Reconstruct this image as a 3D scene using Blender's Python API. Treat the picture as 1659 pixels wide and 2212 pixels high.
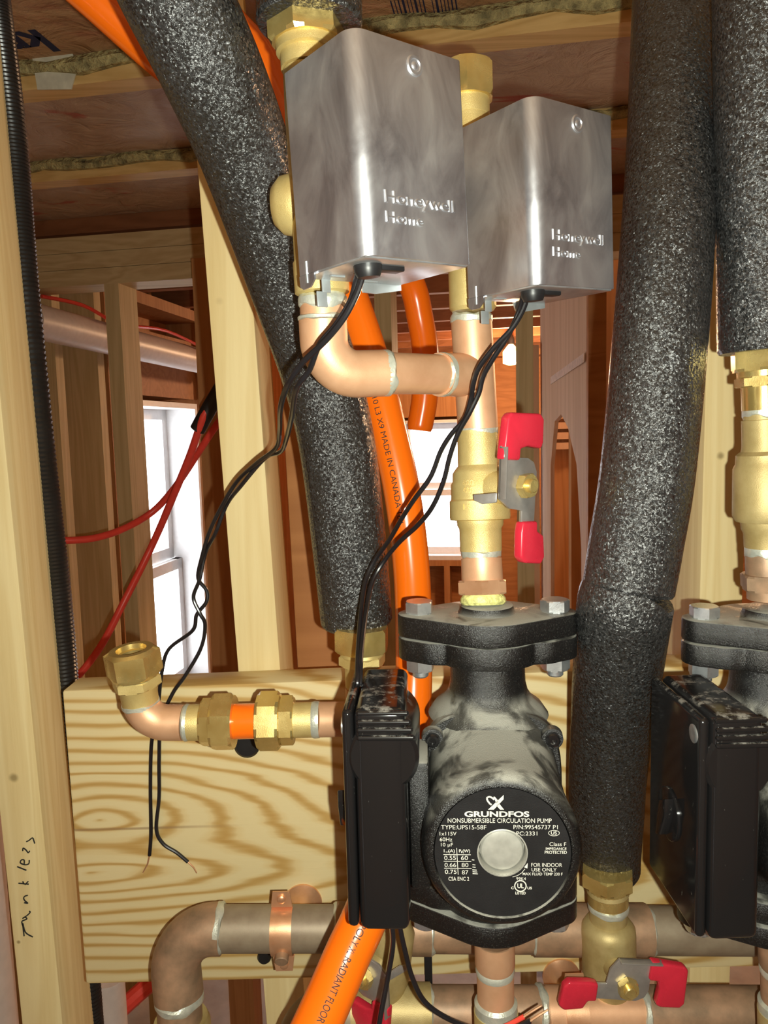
import bpy, bmesh, math, random
from mathutils import Vector, Matrix
random.seed(7)
PI = math.pi
for o in list(bpy.data.objects): bpy.data.objects.remove(o)
scene = bpy.context.scene
COL = scene.collection

# ------------------------------------------------------------------ camera, world, lights, exposure
FPX = 1650.0                       # focal length in pixels of the 1659 x 2212 frame
PITCH, ROLL = math.radians(6.0), math.radians(1.5)
CF = Vector((0, math.cos(PITCH), -math.sin(PITCH)))
_u = Vector((0, math.sin(PITCH), math.cos(PITCH))); _r = Vector((1, 0, 0))
CR = _r * math.cos(ROLL) - _u * math.sin(ROLL)
CU = _r * math.sin(ROLL) + _u * math.cos(ROLL)
cam_d = bpy.data.cameras.new('camera'); cam = bpy.data.objects.new('camera', cam_d); COL.objects.link(cam)
cam_d.sensor_fit = 'VERTICAL'; cam_d.sensor_height = 36.0; cam_d.lens = FPX / 2212 * 36.0
cam_d.clip_start = 0.02; cam_d.clip_end = 100
m = Matrix((CR, CU, -CF)).transposed().to_4x4(); cam.matrix_world = m
scene.camera = cam
vs = scene.view_settings
vs.view_transform = 'Standard'; vs.look = 'None'; vs.exposure = 0.0; vs.gamma = 1.0; vs.use_curve_mapping = False

world = bpy.data.worlds.new('overcast_sky'); scene.world = world; world.use_nodes = True
bg = world.node_tree.nodes['Background']; bg.inputs[0].default_value = (0.93, 0.96, 1.0, 1); bg.inputs[1].default_value = 6.5

def point_light(name, loc, power, color, radius):
    l = bpy.data.lights.new(name, 'POINT'); l.energy = power; l.color = color; l.shadow_soft_size = radius
    o = bpy.data.objects.new(name, l); o.location = loc; COL.objects.link(o); return o
point_light('phone_flash', (0.017, 0.0, -0.010), 15.5, (0.97, 1.0, 0.87), 0.0025)      # the phone's own flash beside the lens

def at(px, py, Y):
    """world point on the sight line of pixel (px, py) in the vertical plane y = Y"""
    d = CF + CR * ((px - 829.5) / FPX) - CU * ((py - 1106.0) / FPX)
    return d * (Y / d.y)
def atz(px, py, z):
    d = CF + CR * ((px - 829.5) / FPX) - CU * ((py - 1106.0) / FPX)
    return d * (z / d.z)
HA = math.radians(10)              # the house is turned 10 degrees against the view
HC, HS = math.cos(HA), math.sin(HA)
def H(l, d, z): return Vector((l * HC + d * HS, -l * HS + d * HC, z))

# ------------------------------------------------------------------ materials
class NT:
    def __init__(s, name):
        s.m = bpy.data.materials.new(name); s.m.use_nodes = True
        s.t = s.m.node_tree; s.b = s.t.nodes['Principled BSDF']; s.out = s.t.nodes['Material Output']
    def new(s, typ, **kw):
        n = s.t.nodes.new(typ)
        for k, v in kw.items(): setattr(n, k, v)
        return n
    def put(s, sock, v):
        if isinstance(v, bpy.types.NodeSocket): s.t.links.new(v, sock)
        elif v is not None: sock.default_value = v
    def math(s, op, a, b=None, c=None, clamp=False):
        n = s.new('ShaderNodeMath', operation=op, use_clamp=clamp)
        for i, v in enumerate((a, b, c)): s.put(n.inputs[i], v)
        return n.outputs[0]
    def vmath(s, op, a, b=None):
        n = s.new('ShaderNodeVectorMath', operation=op); s.put(n.inputs[0], a); s.put(n.inputs[1], b)
        return n.outputs['Value'] if op in ('DISTANCE', 'LENGTH', 'DOT_PRODUCT') else n.outputs[0]
    def obj(s): return s.new('ShaderNodeTexCoord').outputs['Object']
    def sep(s, v):
        n = s.new('ShaderNodeSeparateXYZ'); s.put(n.inputs[0], v); return n.outputs
    def noise(s, vec, scale, detail=4, rough=.55, dist=0, fac=True):
        n = s.new('ShaderNodeTexNoise'); s.put(n.inputs['Vector'], vec); n.inputs['Scale'].default_value = scale
        n.inputs['Detail'].default_value = detail; n.inputs['Roughness'].default_value = rough; n.inputs['Distortion'].default_value = dist
        return n.outputs['Fac'] if fac else n.outputs['Color']
    def voronoi(s, vec, scale, feature='F1'):
        n = s.new('ShaderNodeTexVoronoi', feature=feature); s.put(n.inputs['Vector'], vec); n.inputs['Scale'].default_value = scale
        return n.outputs['Distance']
    def ramp(s, fac, stops, interp='LINEAR'):
        n = s.new('ShaderNodeValToRGB'); s.put(n.inputs[0], fac); e = n.color_ramp.elements; n.color_ramp.interpolation = interp
        while len(e) < len(stops): e.new(.5)
        for el, (p, c) in zip(e, stops): el.position = p; el.color = (*c, 1) if len(c) == 3 else c
        return n.outputs[0]
    def mix(s, fac, a, b):
        n = s.new('ShaderNodeMix', data_type='RGBA'); s.put(n.inputs[0], fac)
        for i, v in ((6, a), (7, b)):
            if isinstance(v, tuple) and len(v) == 3: v = (*v, 1)
            s.put(n.inputs[i], v)
        return n.outputs[2]
    def maprange(s, v, a, b, c=0., d=1.):
        n = s.new('ShaderNodeMapRange', interpolation_type='SMOOTHSTEP'); s.put(n.inputs[0], v)
        for i, q in enumerate((a, b, c, d)): n.inputs[i + 1].default_value = q
        return n.outputs[0]
    def bump(s, h, strength=.3, dist=.001):
        n = s.new('ShaderNodeBump'); s.put(n.inputs['Height'], h); n.inputs['Strength'].default_value = strength; n.inputs['Distance'].default_value = dist
        s.t.links.new(n.outputs[0], s.b.inputs['Normal'])
    def set(s, base=None, rough=None, metal=None, spec=None, **kw):
        for k, v in (('Base Color', base), ('Roughness', rough), ('Metallic', metal), ('Specular IOR Level', spec)):
            if v is not None:
                if isinstance(v, tuple) and len(v) == 3: v = (*v, 1)
                s.put(s.b.inputs[k], v)
        for k, v in kw.items(): s.put(s.b.inputs[k.replace('_', ' ')], v)
        return s.m
MT = {}
def plain(name, col, rough=.5, metal=0., spec=None, var=.12, vs_=60, bump=0, bs=800, bd=.0005):
    n = NT(name); v = n.obj()
    f = n.noise(v, vs_, 5)
    c2 = tuple(max(0, x * (1 - var * 1.6)) for x in col); c1 = tuple(min(1, x * (1 + var)) for x in col)
    base = n.ramp(f, [(.3, c2), (.7, c1)])
    n.set(base, n.math('MULTIPLY_ADD', f, .14, rough - .07), metal, spec)
    if bump: n.bump(n.noise(v, bs, 3), bump, bd)
    MT[name] = n.m; return n
def wood(name, light, dark, axis='Z', scale=26., rough=.62, knots=(), band=1.0):
    n = NT(name); v = n.obj()
    sc = {'X': (.05, 1, 1), 'Y': (1, .05, 1), 'Z': (1, 1, .05)}[axis]
    g = n.vmath('MULTIPLY', v, sc)
    a = n.noise(g, scale, 3, .5, .6); w = n.noise(g, scale * 9, 5, .65)
    s = n.math('SINE', n.math('MULTIPLY', a, 42 * band)); s = n.math('MULTIPLY_ADD', s, .30, .45)
    f = n.math('ADD', n.math('MULTIPLY', w, .45), n.math('MULTIPLY', s, .55))
    col = n.ramp(f, [(.25, light), (.62, tuple((p + q) / 2 for p, q in zip(light, dark))), (.85, dark)])
    for kp, kr in knots:
        d = n.vmath('DISTANCE', v, tuple(kp)); d = n.math('ADD', d, n.math('MULTIPLY', n.noise(v, 120, 2), kr * .4))
        col = n.mix(n.maprange(d, kr * .45, kr * 1.35, 1, 0), col, tuple(x * .55 for x in dark))
    n.set(col, rough, 0, .3); n.bump(w, .25, .0006)
    MT[name] = n.m
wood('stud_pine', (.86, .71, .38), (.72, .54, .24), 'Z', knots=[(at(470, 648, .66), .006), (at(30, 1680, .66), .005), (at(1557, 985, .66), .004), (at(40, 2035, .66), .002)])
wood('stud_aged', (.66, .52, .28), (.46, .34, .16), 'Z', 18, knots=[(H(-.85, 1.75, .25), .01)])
wood('board_aged', (.64, .50, .27), (.44, .30, .14), 'X', 14)
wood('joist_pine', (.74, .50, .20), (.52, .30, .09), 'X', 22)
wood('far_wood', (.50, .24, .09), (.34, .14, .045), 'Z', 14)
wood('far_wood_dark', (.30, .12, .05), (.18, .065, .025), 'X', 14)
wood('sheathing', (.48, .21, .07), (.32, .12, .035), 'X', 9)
wood('panel_ply', (.70, .48, .32), (.54, .33, .20), 'Z', 10)

def plank_mat():
    n = NT('southern_pine'); v = n.obj(); x, y, z = n.sep(v)
    wob = n.noise(n.vmath('MULTIPLY', v, (.45, 1, .8)), 13, 2, .4)
    wob = n.math('MULTIPLY_ADD', wob, .026, -.013)
    def eye(px, py, ax, lx):
        c = at(px, py, .625)
        dx = n.math('SUBTRACT', x, c.x)
        ex = n.math('MULTIPLY', n.math('ADD', n.math('MAXIMUM', dx, 0.), n.math('MULTIPLY', n.math('MINIMUM', dx, 0.), lx)), ax)
        dz = n.math('ADD', n.math('SUBTRACT', z, c.z), wob)
        return n.math('SQRT', n.math('ADD', n.math('MULTIPLY', ex, ex), n.math('MULTIPLY', dz, dz)))
    g1 = eye(195, 1885, .17, 1.6); g2 = eye(215, 1768, .27, 1.3)
    n_ = n.new('ShaderNodeMath', operation='SMOOTH_MIN'); n.put(n_.inputs[0], g1); n.put(n_.inputs[1], g2); n_.inputs[2].default_value = .03
    g = n_.outputs[0]
    g = n.math('ADD', g, n.math('MULTIPLY', n.noise(n.vmath('MULTIPLY', v, (.10, 1, 1)), 60, 2), .010))
    gp = n.math('POWER', n.math('MAXIMUM', n.math('ADD', g, .012), .0001), .86)
    s = n.math('MULTIPLY_ADD', n.math('SINE', n.math('MULTIPLY', gp, 470.)), .5, .5)
    fine = n.noise(n.vmath('MULTIPLY', v, (.04, 1, 1)), 420, 4, .6)
    f = n.math('ADD', n.math('MULTIPLY', s, .85), n.math('MULTIPLY', fine, .2))
    col = n.ramp(f, [(.30, (.80, .66, .36)), (.66, (.76, .59, .29)), (.92, (.58, .37, .125)), (1.0, (.52, .31, .09))])
    crack = n.maprange(n.math('ABSOLUTE', n.math('SUBTRACT', n.math('ADD', z, n.math('MULTIPLY', wob, .25)), at(250, 1790, .625).z)), .0003, .0018, .65, 0)
    crack = n.math('MULTIPLY', crack, n.maprange(x, at(320, 1790, .625).x, at(560, 1790, .625).x, 1, 0))
    col = n.mix(crack, col, (.30, .18, .09))
    n.set(col, .5, 0, .35); n.bump(fine, .2, .0005); MT['southern_pine'] = n.m
plank_mat()

def kraft(name, c1, c2, red):
    n = NT(name); v = n.obj()
    a = n.noise(v, 9, 5, .6, 1.2); b = n.noise(n.vmath('MULTIPLY', v, (.35, 1, 1)), 16, 4, .6, .5)
    col = n.ramp(a, [(.3, c2), (.7, c1)])
    rf = n.maprange(b, .60, .68); col = n.mix(n.math('MULTIPLY', rf, red), col, (.42, .07, .055))
    n.set(col, .55, 0, .25); n.bump(n.noise(v, 14, 5, .6, 1.5), .9, .012); MT[name] = n.m
kraft('kraft_paper', (.50, .30, .15), (.38, .21, .10), .25)
kraft('kraft_paper_pink', (.54, .38, .25), (.42, .28, .18), .8)
plain('insulation_fibre', (.42, .36, .16), .9, var=.4, vs_=60, bump=1, bs=120, bd=.01)

def metal_like(name, col, dark, rough, metal, sc=55, bump=.12, bs=1800, bd=.0003):
    n = NT(name); v = n.obj(); f = n.noise(v, sc, 6, .6)
    n.set(n.ramp(f, [(.32, dark), (.66, col)]), n.math('MULTIPLY_ADD', f, .18, rough - .09), metal)
    n.bump(n.noise(v, bs, 2), bump, bd); MT[name] = n.m
metal_like('copper_clean', (.80, .47, .275), (.70, .385, .215), .46, .45)
metal_like('copper_tarnished', (.50, .30, .18), (.25, .17, .105), .50, .35, 45)
metal_like('copper_grey', (.36, .29, .20), (.27, .205, .14), .50, .3, 60)
metal_like('copper_bright', (.90, .54, .32), (.78, .42, .23), .36, .7)
metal_like('brass_cast', (.78, .62, .26), (.68, .51, .19), .44, .5, 70, .5, 2400, .0004)
metal_like('brass_machined', (.80, .62, .24), (.66, .47, .15), .26, .75, 60, .15)
metal_like('brass_dusty', (.56, .44, .20), (.42, .31, .12), .5, .4, 60, .3)
metal_like('solder', (.72, .73, .62), (.55, .58, .50), .40, .5, 160, .6, 700)
metal_like('zinc', (.72, .74, .75), (.52, .55, .58), .30, .85, 90, .15)
metal_like('steel_lever', (.52, .50, .47), (.40, .38, .36), .32, .65, 90, .1)
def cover_metal():
    n = NT('aluminium_cover'); v = n.obj()
    f = n.noise(n.vmath('MULTIPLY', v, (1, 1, .6)), 38, 7, .62, .8); h = n.noise(v, 420, 3)
    col = n.ramp(f, [(.34, (.42, .42, .46)), (.52, (.60, .61, .65)), (.72, (.74, .76, .78))])
    n.set(col, n.ramp(f, [(.35, (.31,) * 3), (.7, (.46,) * 3)]), .88); n.bump(h, .05, .0002); MT['aluminium_cover'] = n.m
cover_metal()
def foam():
    n = NT('black_foam'); v = n.obj()
    vo = n.new('ShaderNodeTexVoronoi'); n.put(vo.inputs['Vector'], v); vo.inputs['Scale'].default_value = 850
    b = n.noise(v, 700, 3, .6); w = n.noise(v, 90, 2)
    n.set(n.ramp(b, [(.35, (.012, .0125, .013)), (.75, (.050, .051, .052))]), .24, 0, 1.0)
    n.bump(n.math('ADD', n.math('MULTIPLY', b, .7), n.math('MULTIPLY', w, .9)), .9, .0014)      # rounded cells, then every cell skin tilts its own way and glints
    bn = n.b.inputs['Normal'].links[0].from_socket
    tilt = n.vmath('MULTIPLY', n.vmath('SUBTRACT', vo.outputs['Color'], (.5, .5, .5)), (.78, .78, .78))
    n.put(n.b.inputs['Normal'], n.vmath('NORMALIZE', n.vmath('ADD', bn, tilt))); MT['black_foam'] = n.m
foam()
def cast(name, dusty):
    n = NT(name); v = n.obj(); b = n.noise(v, 1500, 3, .6); big = n.noise(v, 34, 4, .55, .7)
    nz = n.sep(n.new('ShaderNodeNewGeometry').outputs['Normal'])[2]
    f = n.maprange(nz, .22, .80); wipe = n.maprange(big, .40, .56)
    sp = n.maprange(n.noise(v, 1000, 3, .7), .52, .70, 0, .6)
    fac = n.math('MULTIPLY', f, n.math('MULTIPLY_ADD', wipe, .80, .15)); fac = n.math('MAXIMUM', fac, n.math('MULTIPLY', sp, .12))
    fac = n.math('MULTIPLY', fac, dusty)
    n.set(n.mix(fac, (.0085, .008, .008), (.36, .35, .30)), n.math('MULTIPLY_ADD', fac, .55, .22), 0, .6); n.bump(b, .7, .0006); MT[name] = n.m
cast('cast_iron', .95)
def plastic():
    n = NT('black_plastic'); v = n.obj()
    s = n.noise(n.vmath('MULTIPLY', v, (1, 1, .35)), 190, 4, .7); f = n.maprange(s, .66, .74, 0, .35)
    nz = n.sep(n.new('ShaderNodeNewGeometry').outputs['Normal'])[2]
    d = n.math('MULTIPLY', n.maprange(nz, .5, .9), n.maprange(n.noise(v, 110, 5, .7), .50, .66, 0, .6))
    f = n.math('MAXIMUM', f, d)
    n.set(n.mix(f, (.010, .0095, .010), (.36, .34, .30)), n.math('MULTIPLY_ADD', f, .4, .14), 0, .6); MT['black_plastic'] = n.m
plastic()
plain('black_rubber', (.012, .012, .013), .42, spec=.5)
plain('wire_black', (.012, .011, .013), .30, spec=.6)
plain('conduit_black', (.014, .015, .016), .30, spec=.6)
plain('label_black', (.014, .014, .015), .36, spec=.5, bump=.25, bs=1500)
plain('ink_white', (.68, .66, .58), .6, var=.05)
plain('ink_black', (.02, .02, .02), .7)
plain('ink_blue', (.012, .018, .06), .7)
plain('ink_brown', (.16, .03, .02), .7)
plain('plug_nickel', (.44, .43, .38), .42, .35, vs_=120)
plain('red_vinyl', (.62, .025, .05), .28, spec=.5, var=.05)
plain('red_pex', (.88, .075, .05), .35, var=.05)
plain('thread_tape', (.80, .76, .28), .5, var=.3, vs_=300, bump=.8, bs=500, bd=.001)
plain('white_pvc', (.72, .64, .60), .4, var=.05)
plain('window_white', (.82, .82, .82), .4, var=.03)
plain('concrete', (.42, .42, .43), .8, var=.15, vs_=8, bump=.3, bs=60, bd=.003)
plain('painted_board', (.55, .36, .22), .8, var=.1)
plain('tape_pale', (.70, .55, .45), .5)
plain('zinc_tab', (.62, .68, .70), .35, .7)
plain('paper_white', (.60, .58, .45), .8)
def pex():
    n = NT('orange_pex'); n.set((.98, .17, .006), .22, 0, .5); n.b.inputs['Coat Weight'].default_value = .15; MT['orange_pex'] = n.m
pex()
def glass():
    n = NT('window_glass'); tr = n.new('ShaderNodeBsdfTransparent'); gl = n.new('ShaderNodeBsdfGlossy'); gl.inputs['Roughness'].default_value = .02
    mx = n.new('ShaderNodeMixShader'); mx.inputs[0].default_value = .06
    n.t.links.new(tr.outputs[0], mx.inputs[1]); n.t.links.new(gl.outputs[0], mx.inputs[2]); n.t.links.new(mx.outputs[0], n.out.inputs[0]); MT['window_glass'] = n.m
glass()
def glow(name, col, st):
    n = NT(name); n.set((.8, .8, .8), .5); n.b.inputs['Emission Color'].default_value = (*col, 1); n.b.inputs['Emission Strength'].default_value = st; MT[name] = n.m
glow('lamp_glow', (1, .62, .25), 6)

# ------------------------------------------------------------------ mesh helpers
def frame_of(axis, ref=None):
    a = Vector(axis).normalized()
    r = Vector(ref) if ref is not None else (Vector((0, 1, 0)) if abs(a.y) < .9 else Vector((1, 0, 0)))
    u = (r - a * r.dot(a)).normalized(); w = a.cross(u)
    return a, u, w
def spline(pts, per=8, closed=False):
    """Catmull-Rom through points; every point is a tuple (Vector, radius)"""
    P = [p for p, _ in pts]; R = [r for _, r in pts]; out = []
    n = len(P)
    for i in range(n - 1):
        p0, p1, p2, p3 = P[max(i - 1, 0)], P[i], P[i + 1], P[min(i + 2, n - 1)]
        for k in range(per):
            t = k / per
            q = .5 * ((2 * p1) + (p2 - p0) * t + (2 * p0 - 5 * p1 + 4 * p2 - p3) * t * t + (3 * p1 - p0 - 3 * p2 + p3) * t ** 3)
            s = t * t * (3 - 2 * t); out.append((q, R[i] * (1 - s) + R[i + 1] * s))
    out.append((P[-1], R[-1])); return out
def arcpath(a, b, c, rad, n=10):
    """polyline a -> b -> c with the corner at b rounded"""
    u = (a - b).normalized(); v = (c - b).normalized(); th = u.angle(v); d = rad / math.tan(th / 2)
    s = b + u * d; e = b + v * d; ctr = b + (u + v).normalized() * (rad / math.sin(th / 2)); out = [a]
    for i in range(n + 1):
        t = i / n; q = s.lerp(e, t); out.append(ctr + (q - ctr).normalized() * rad)
    return out + [c]
class MB:
    def __init__(s): s.v = []; s.f = []
    def add(s, vs, fs, M=None):
        k = len(s.v); s.v += [(M @ Vector(p)) if M else Vector(p) for p in vs]; s.f += [tuple(i + k for i in f) for f in fs]; return s
    def box(s, lo, hi, M=None):
        x0, y0, z0 = lo; x1, y1, z1 = hi
        return s.add([(x0, y0, z0), (x1, y0, z0), (x1, y1, z0), (x0, y1, z0), (x0, y0, z1), (x1, y0, z1), (x1, y1, z1), (x0, y1, z1)],
                     [(0, 3, 2, 1), (4, 5, 6, 7), (0, 1, 5, 4), (1, 2, 6, 5), (2, 3, 7, 6), (3, 0, 4, 7)], M)
    def hexa(s, eight): return s.add(eight, [(0, 3, 2, 1), (4, 5, 6, 7), (0, 1, 5, 4), (1, 2, 6, 5), (2, 3, 7, 6), (3, 0, 4, 7)])
    def rings(s, rings, caps=True, close=False):
        n = len(rings[0]); vs = [p for r in rings for p in r]; fs = []
        m_ = len(rings)
        for i in range(m_ if close else m_ - 1):
            j = (i + 1) % m_
            for k in range(n): fs.append((i * n + k, i * n + (k + 1) % n, j * n + (k + 1) % n, j * n + k))
        if caps and not close: fs += [tuple(range(n - 1, -1, -1)), tuple((m_ - 1) * n + k for k in range(n))]
        return s.add(vs, fs)
    def tube(s, pts, n=16, caps=True):
        """pts: list of (Vector, radius), swept with parallel transport"""
        P = [p for p, _ in pts]; T = []
        for i in range(len(P)):
            a = P[max(i - 1, 0)]; b = P[min(i + 1, len(P) - 1)]; d = b - a
            T.append(d.normalized() if d.length > 1e-9 else (T[-1] if T else Vector((0, 0, 1))))
        _, u, _ = frame_of(T[0]); rs = []
        for i, (p, r) in enumerate(pts):
            u = (u - T[i] * u.dot(T[i])).normalized(); w = T[i].cross(u)
            rs.append([p + (u * math.cos(2 * PI * k / n) + w * math.sin(2 * PI * k / n)) * r for k in range(n)])
        return s.rings(rs, caps)
    def lathe(s, o, axis, prof, n=32, phase=0., ref=None, caps=True):
        """prof: list of (distance along the axis, radius)"""
        a, u, w = frame_of(axis, ref); o = Vector(o)
        return s.rings([[o + a * t + (u * math.cos(2 * PI * k / n + phase) + w * math.sin(2 * PI * k / n + phase)) * r for k in range(n)] for t, r in prof], caps)
    def hexnut(s, o, axis, t0, t1, r, phase=0., ref=None, ch=.12):
        """hex prism between t0 and t1 with turned, chamfered ends; r is the corner radius"""
        h = (t1 - t0) * ch; n = 24; a, u, w = frame_of(axis, ref); o = Vector(o)
        def hexr(k):
            th = (2 * PI * k / n) % (PI / 3) - PI / 6; return r * math.cos(PI / 6) / math.cos(th)
        rs = []
        for t, kind in ((t0, 0), (t0 + h, 1), (t1 - h, 1), (t1, 0)):
            ring = []
            for k in range(n):
                q = hexr(k); q = min(q, r * .90) if kind == 0 else q
                th = 2 * PI * k / n + phase; ring.append(o + a * t + (u * math.cos(th) + w * math.sin(th)) * q)
            rs.append(ring)
        return s.rings(rs)
    def prism(s, outline, M, t):
        """outline (x, y) extruded from z = 0 to z = t, then moved by M"""
        n = len(outline); vs = [(x, y, 0) for x, y in outline] + [(x, y, t) for x, y in outline]
        fs = [tuple(range(n - 1, -1, -1)), tuple(range(n, 2 * n))] + [(k, (k + 1) % n, (k + 1) % n + n, k + n) for k in range(n)]
        return s.add(vs, fs, M)
    def build(s, name, mat, parent=None, local=False, bevel=0, seg=2, angle=35, smooth=True):
        me = bpy.data.meshes.new(name)
        if parent is not None and not local:
            inv = wm(parent).inverted(); vs = [inv @ p for p in s.v]
        else: vs = s.v
        me.from_pydata([tuple(p) for p in vs], [], s.f)
        bm = bmesh.new(); bm.from_mesh(me); bmesh.ops.recalc_face_normals(bm, faces=bm.faces)
        if bevel:
            es = [e for e in bm.edges if len(e.link_faces) == 2 and e.calc_face_angle(0) > math.radians(30)]
            bmesh.ops.bevel(bm, geom=es, offset=bevel, segments=seg, profile=.5, affect='EDGES', clamp_overlap=True)
        bm.to_mesh(me); bm.free()
        if smooth:
            for p in me.polygons: p.use_smooth = True
            me.set_sharp_from_angle(angle=math.radians(angle))
        me.materials.append(MT[mat]); o = bpy.data.objects.new(name, me); COL.objects.link(o)
        if parent is not None: o.parent = parent
        return o
def wm(o):
    M = o.matrix_basis.copy()
    return wm(o.parent) @ M if o.parent else M
def tag(o, label, cat, group=None, kind=None):
    o['label'] = label; o['category'] = cat
    if group: o['group'] = group
    if kind: o['kind'] = kind
    return o
def empty(name, loc=(0, 0, 0), rz=0, M=None):
    o = bpy.data.objects.new(name, None); COL.objects.link(o); o.empty_display_size = .02
    if M is not None: o.matrix_basis = M
    else: o.matrix_basis = Matrix.Translation(loc) @ Matrix.Rotation(rz, 4, 'Z')
    return o
def thing(name, label, cat, loc=(0, 0, 0), M=None, group=None): return tag(empty(name, loc, M=M), label, cat, group)
def struct(name, label, cat): o = empty(name); o['kind'] = 'structure'; o['label'] = label; o['category'] = cat; return o
def text_faces(s, bold=0., ext=0., bev=0., spacing=1.):
    c = bpy.data.curves.new('lettering', 'FONT'); c.body = s; c.size = 1; c.offset = bold; c.extrude = ext; c.bevel_depth = bev; c.space_character = spacing; c.resolution_u = 4
    o = bpy.data.objects.new('lettering', c); COL.objects.link(o); bpy.context.view_layer.update()
    me = bpy.data.meshes.new_from_object(o.evaluated_get(bpy.context.evaluated_depsgraph_get()))
    vs = [v.co.copy() for v in me.vertices]; fs = [tuple(p.vertices) for p in me.polygons]
    bpy.data.objects.remove(o); bpy.data.curves.remove(c); bpy.data.meshes.remove(me)
    x0 = min(v.x for v in vs); x1 = max(v.x for v in vs); y0 = min(v.y for v in vs); y1 = max(v.y for v in vs)
    return [Vector(((v.x - x0) / (x1 - x0), (v.y - y0) / (y1 - y0), v.z)) for v in vs], fs
def basis(o, x, y, z):
    x, y, z = Vector(x), Vector(y), Vector(z); M = Matrix((x, y, z)).transposed().to_4x4(); M.translation = Vector(o); return M
def beam(mb, p, q, w, h, up=Vector((0, 0, 1))):
    """rectangular bar from p to q, w wide across, h along up"""
    a = (q - p).normalized(); u = (up - a * up.dot(a)).normalized(); s_ = a.cross(u)
    e = [p - s_ * w / 2 - u * h / 2, p + s_ * w / 2 - u * h / 2, p + s_ * w / 2 + u * h / 2, p - s_ * w / 2 + u * h / 2]
    return mb.hexa(e + [x + (q - p) for x in e])

# ================================================================== THE SETTING
ZC, ZF = .50, -1.90                # joist bottoms and floor, seen from the lens at height 0
o = MB().hexa([H(-1.5, -1.4, ZF - .1), H(2.6, -1.4, ZF - .1), H(2.6, 5.3, ZF - .1), H(-1.5, 5.3, ZF - .1), H(-1.5, -1.4, ZF), H(2.6, -1.4, ZF), H(2.6, 5.3, ZF), H(-1.5, 5.3, ZF)]).build('floor', 'concrete')
o['kind'] = 'structure'; o['label'] = 'grey concrete floor far below the pipes'; o['category'] = 'floor'

ceil = struct('ceiling', 'open joist ceiling with kraft faced insulation between the joists', 'ceiling')
def hbox(l0, l1, d0, d1, z0, z1): return MB().hexa([H(l0, d0, z0), H(l1, d0, z0), H(l1, d1, z0), H(l0, d1, z0), H(l0, d0, z1), H(l1, d0, z1), H(l1, d1, z1), H(l0, d1, z1)])
hbox(-1.5, 2.6, -1.4, 5.3, .74, .76).build('subfloor', 'far_wood_dark', ceil)
JD = [1.05 + .36 * k for k in range(-6, 12)]
for k, d in enumerate(JD):
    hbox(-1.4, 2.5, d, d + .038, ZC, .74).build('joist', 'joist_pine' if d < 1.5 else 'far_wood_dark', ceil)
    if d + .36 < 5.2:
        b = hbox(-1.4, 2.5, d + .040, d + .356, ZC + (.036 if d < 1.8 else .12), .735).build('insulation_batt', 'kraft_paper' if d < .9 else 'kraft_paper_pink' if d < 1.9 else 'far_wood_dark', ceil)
    if .9 < d < 1.5:               # fluffy edge squeezed out beside the joist
        pts = [(H(-1.3 + .05 * i, d - .004, ZC + .026 + .004 * math.sin(i * 1.7)), .011 + .003 * math.sin(i * 2.3)) for i in range(74)]
        MB().tube(pts, 6).build('fibre_edge', 'insulation_fibre', ceil)
# printing on the paper facing
bt = [c for c in ceil.children if c.name.startswith('insulation_batt')]
near_bay = [c for c, d in zip(bt, JD) if abs(d - .69) < .01][0]
p0 = atz(100, 92, ZC + .0355)
X = -H(1, 0, 0); Yv = H(0, 1, 0); vs_, fs_ = text_faces('knauf', .04)
MB().add([(p.x * .15, p.y * .060, 0) for p in vs_], fs_, basis(p0 + Vector((0, -.035, 0)), X, Yv, (0, 0, -1))).build('lettering', 'ink_blue', near_bay, smooth=False)
mb = MB(); pb = atz(842, 2, ZC + .0355)
x = 0
for i in range(17):
    w = random.choice((.0012, .0018, .003))
    if i != 9: mb.add([(x, 0, 0), (x + w, 0, 0), (x + w, .05 + .012 * (i % 3 == 0), 0), (x, .05 + .012 * (i % 3 == 0), 0)], [(0, 1, 2, 3)], basis(pb, H(1, 0, 0), H(0, 1, 0), (0, 0, -1)))
    x += w + .0032
mb.build('barcode', 'ink_blue', near_bay, smooth=False)
pt = atz(118, 152, ZC + .02)
MB().prism([(-.03, -.022), (.022, -.026), (.036, .0), (.030, .024), (-.03, .028)], basis(pt, H(1, 0, 0), Vector((0, -.25, .97)), H(0, -1, 0)), .002).build('paper_scrap', 'paper_white', ceil)

# near stud wall, 2x4 studs from floor to ceiling
wf = struct('wall_front', 'open wall of pine studs just behind the pipework', 'wall')
def stud_px(name, e0, e1, w, Y0, Y1, mat, parent, top=ZC, bottom=ZF, side=1):
    """stud whose front edge runs through pixels e0 and e1 (in plane Y0); w metres wide to the right of it"""
    a = at(*e0, Y0); b = at(*e1, Y0); d = (b - a) / (b.z - a.z)
    p0 = a + d * (bottom - a.z); p1 = a + d * (top - a.z)
    q = []
    for p in (p0, p1): q += [p, p + Vector((w, 0, 0)), p + Vector((w, Y1 - Y0, 0)), p + Vector((0, Y1 - Y0, 0))]
    return MB().hexa(q).build(name, mat, parent, bevel=.0015, seg=2)
s_left = stud_px('stud', (-49, 1300), (47, 2212), .038, .66, .749, 'stud_pine', wf)
s_mid = stud_px('stud', (431, 420), (510, 1400), .038, .665, .754, 'stud_pine', wf)
s_right = stud_px('stud', (1527, 720), (1512, 1275), .038, .66, .749, 'stud_pine', wf)
stud_px('stud', (614, 946), (642, 1430), .05, .80, .889, 'sheathing', wf)  # rear stud; foam shadow and warm ambient light are put into its orange colour
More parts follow.
